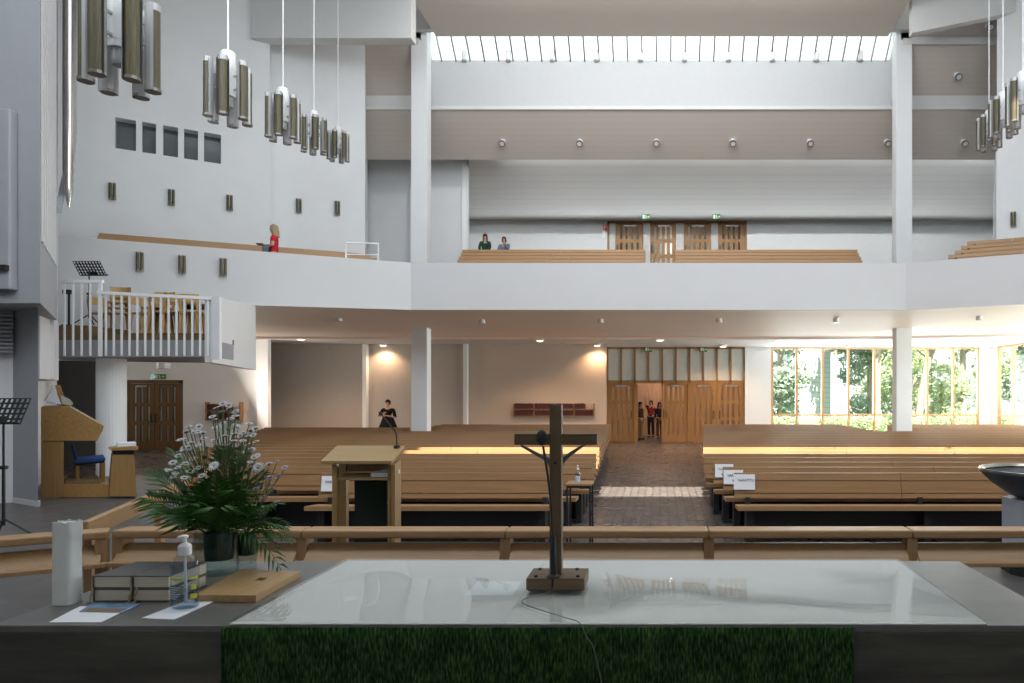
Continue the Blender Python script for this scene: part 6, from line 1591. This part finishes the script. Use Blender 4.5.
# ================================================================ light
wd = bpy.data.worlds.new('sky'); SC.world = wd; wd.use_nodes = True; nt = wd.node_tree; nt.nodes.clear()
bg = nt.nodes.new('ShaderNodeBackground'); wo = nt.nodes.new('ShaderNodeOutputWorld')
tc = nt.nodes.new('ShaderNodeTexCoord'); sp_ = nt.nodes.new('ShaderNodeSeparateXYZ'); rp = nt.nodes.new('ShaderNodeValToRGB')
rp.color_ramp.elements[0].color = (.92, .95, .97, 1); rp.color_ramp.elements[1].color = (.80, .90, 1.0, 1)
nt.links.new(tc.outputs['Generated'], sp_.inputs[0]); nt.links.new(sp_.outputs['Z'], rp.inputs['Fac']); nt.links.new(rp.outputs['Color'], bg.inputs['Color'])
bg.inputs['Strength'].default_value = 1.7; nt.links.new(bg.outputs['Background'], wo.inputs['Surface'])
def light(kind, name, loc, rot, energy, color, **kw):
    d = bpy.data.lights.new(name, kind); d.energy = energy; d.color = color
    for k, v in kw.items(): setattr(d, k, v)
    o = bpy.data.objects.new(name, d); COL.objects.link(o); o.location = loc; o.rotation_euler = rot; return o
light('SUN', 'sun', (0, 0, 30), (math.radians(30), 0, 0), 19.0, (1, .91, .77), angle=math.radians(.6))
# added overhead fill below the closed roof, standing in for skylights
light('AREA', 'roof_fill', (-1, 11.0, 12.95), (0, 0, 0), 640, (.86, .94, 1.0), shape='RECTANGLE', size=22, size_y=7)
light('AREA', 'front_fill', (0, 3.6, 9.6), (math.radians(72), 0, 0), 1080, (.87, .94, 1.0), shape='RECTANGLE', size=20, size_y=5)  # added fill in the open room, aimed at columns and balcony
light('AREA', 'gallery_fill', (0, 18.6, 13.0), (math.radians(52), 0, 0), 420, (.97, .98, 1.0), shape='RECTANGLE', size=11, size_y=1.2)  # added fill under the roof to brighten the bands and upper back wall
light('AREA', 'cove_fill', (3.5, 24.52, 10.2), (math.radians(47), 0, 0), 205, (.93, .97, 1.0), shape='RECTANGLE', size=18, size_y=.08)  # added unseen strip behind the baffle to brighten cove and balcony wall
light('POINT', 'side_lamp', (-17.5, 22.3, 3.2), (0, 0, 0), 45, (1, .88, .76), shadow_soft_size=.2)
light('AREA', 'side_fill', (-14.9, 24.5, 1.7), (0, math.radians(-118), 0), 70, (1, .88, .76), shape='RECTANGLE', size=2.2, size_y=1.0)  # added fill with no opening behind it, lifts the left soffit
light('POINT', 'side_lamp', (-13.2, 17.6, 3.3), (0, 0, 0), 20, (1, .9, .8), shadow_soft_size=.2)
# daylight entering by the glazed bays at the right and the skylight over the middle bay
light('AREA', 'window_light', (14.9, 20.5, 2.2), (0, math.radians(112), 0), 1750, (.96, .98, 1), shape='RECTANGLE', size=3.4, size_y=16)
light('AREA', 'skylight_light', (0, 22.55, 13.45), (0, 0, 0), 8, (.95, .98, 1), shape='RECTANGLE', size=13.5, size_y=.8)
light('AREA', 'window_light', ((XW0 + XW1) / 2, 30.6, 2.2), (math.radians(-112), 0, 0), 900, (.96, .98, 1), shape='RECTANGLE', size=8.4, size_y=3.3)
# lamps of the entrance lobby, upstairs lobby
light('POINT', 'lobby_lamp', (0.5, 32.5, 3.6), (0, 0, 0), 130, (1, .8, .6), shadow_soft_size=.3)
light('POINT', 'lobby_lamp', (0.5, 28.65, 8.0), (0, 0, 0), 9, (.98, .95, .9), shadow_soft_size=.15)

# ================================================================ camera
cd_ = bpy.data.cameras.new('camera'); cam = bpy.data.objects.new('camera', cd_); COL.objects.link(cam)
cam.location = (0, 0, EYE); cam.rotation_euler = (PI / 2, 0, 0)
cd_.sensor_width = 36; cd_.sensor_fit = 'HORIZONTAL'; cd_.lens = 36 * F / 1024
cd_.shift_x = (512 - CX) / 1024; cd_.shift_y = (CY - 341.5) / 1024; cd_.clip_start = .05; cd_.clip_end = 300
SC.camera = cam
vs = SC.view_settings; vs.view_transform = 'Standard'; vs.look = 'None'; vs.exposure = 0.27; vs.gamma = 1.0; vs.use_curve_mapping = False
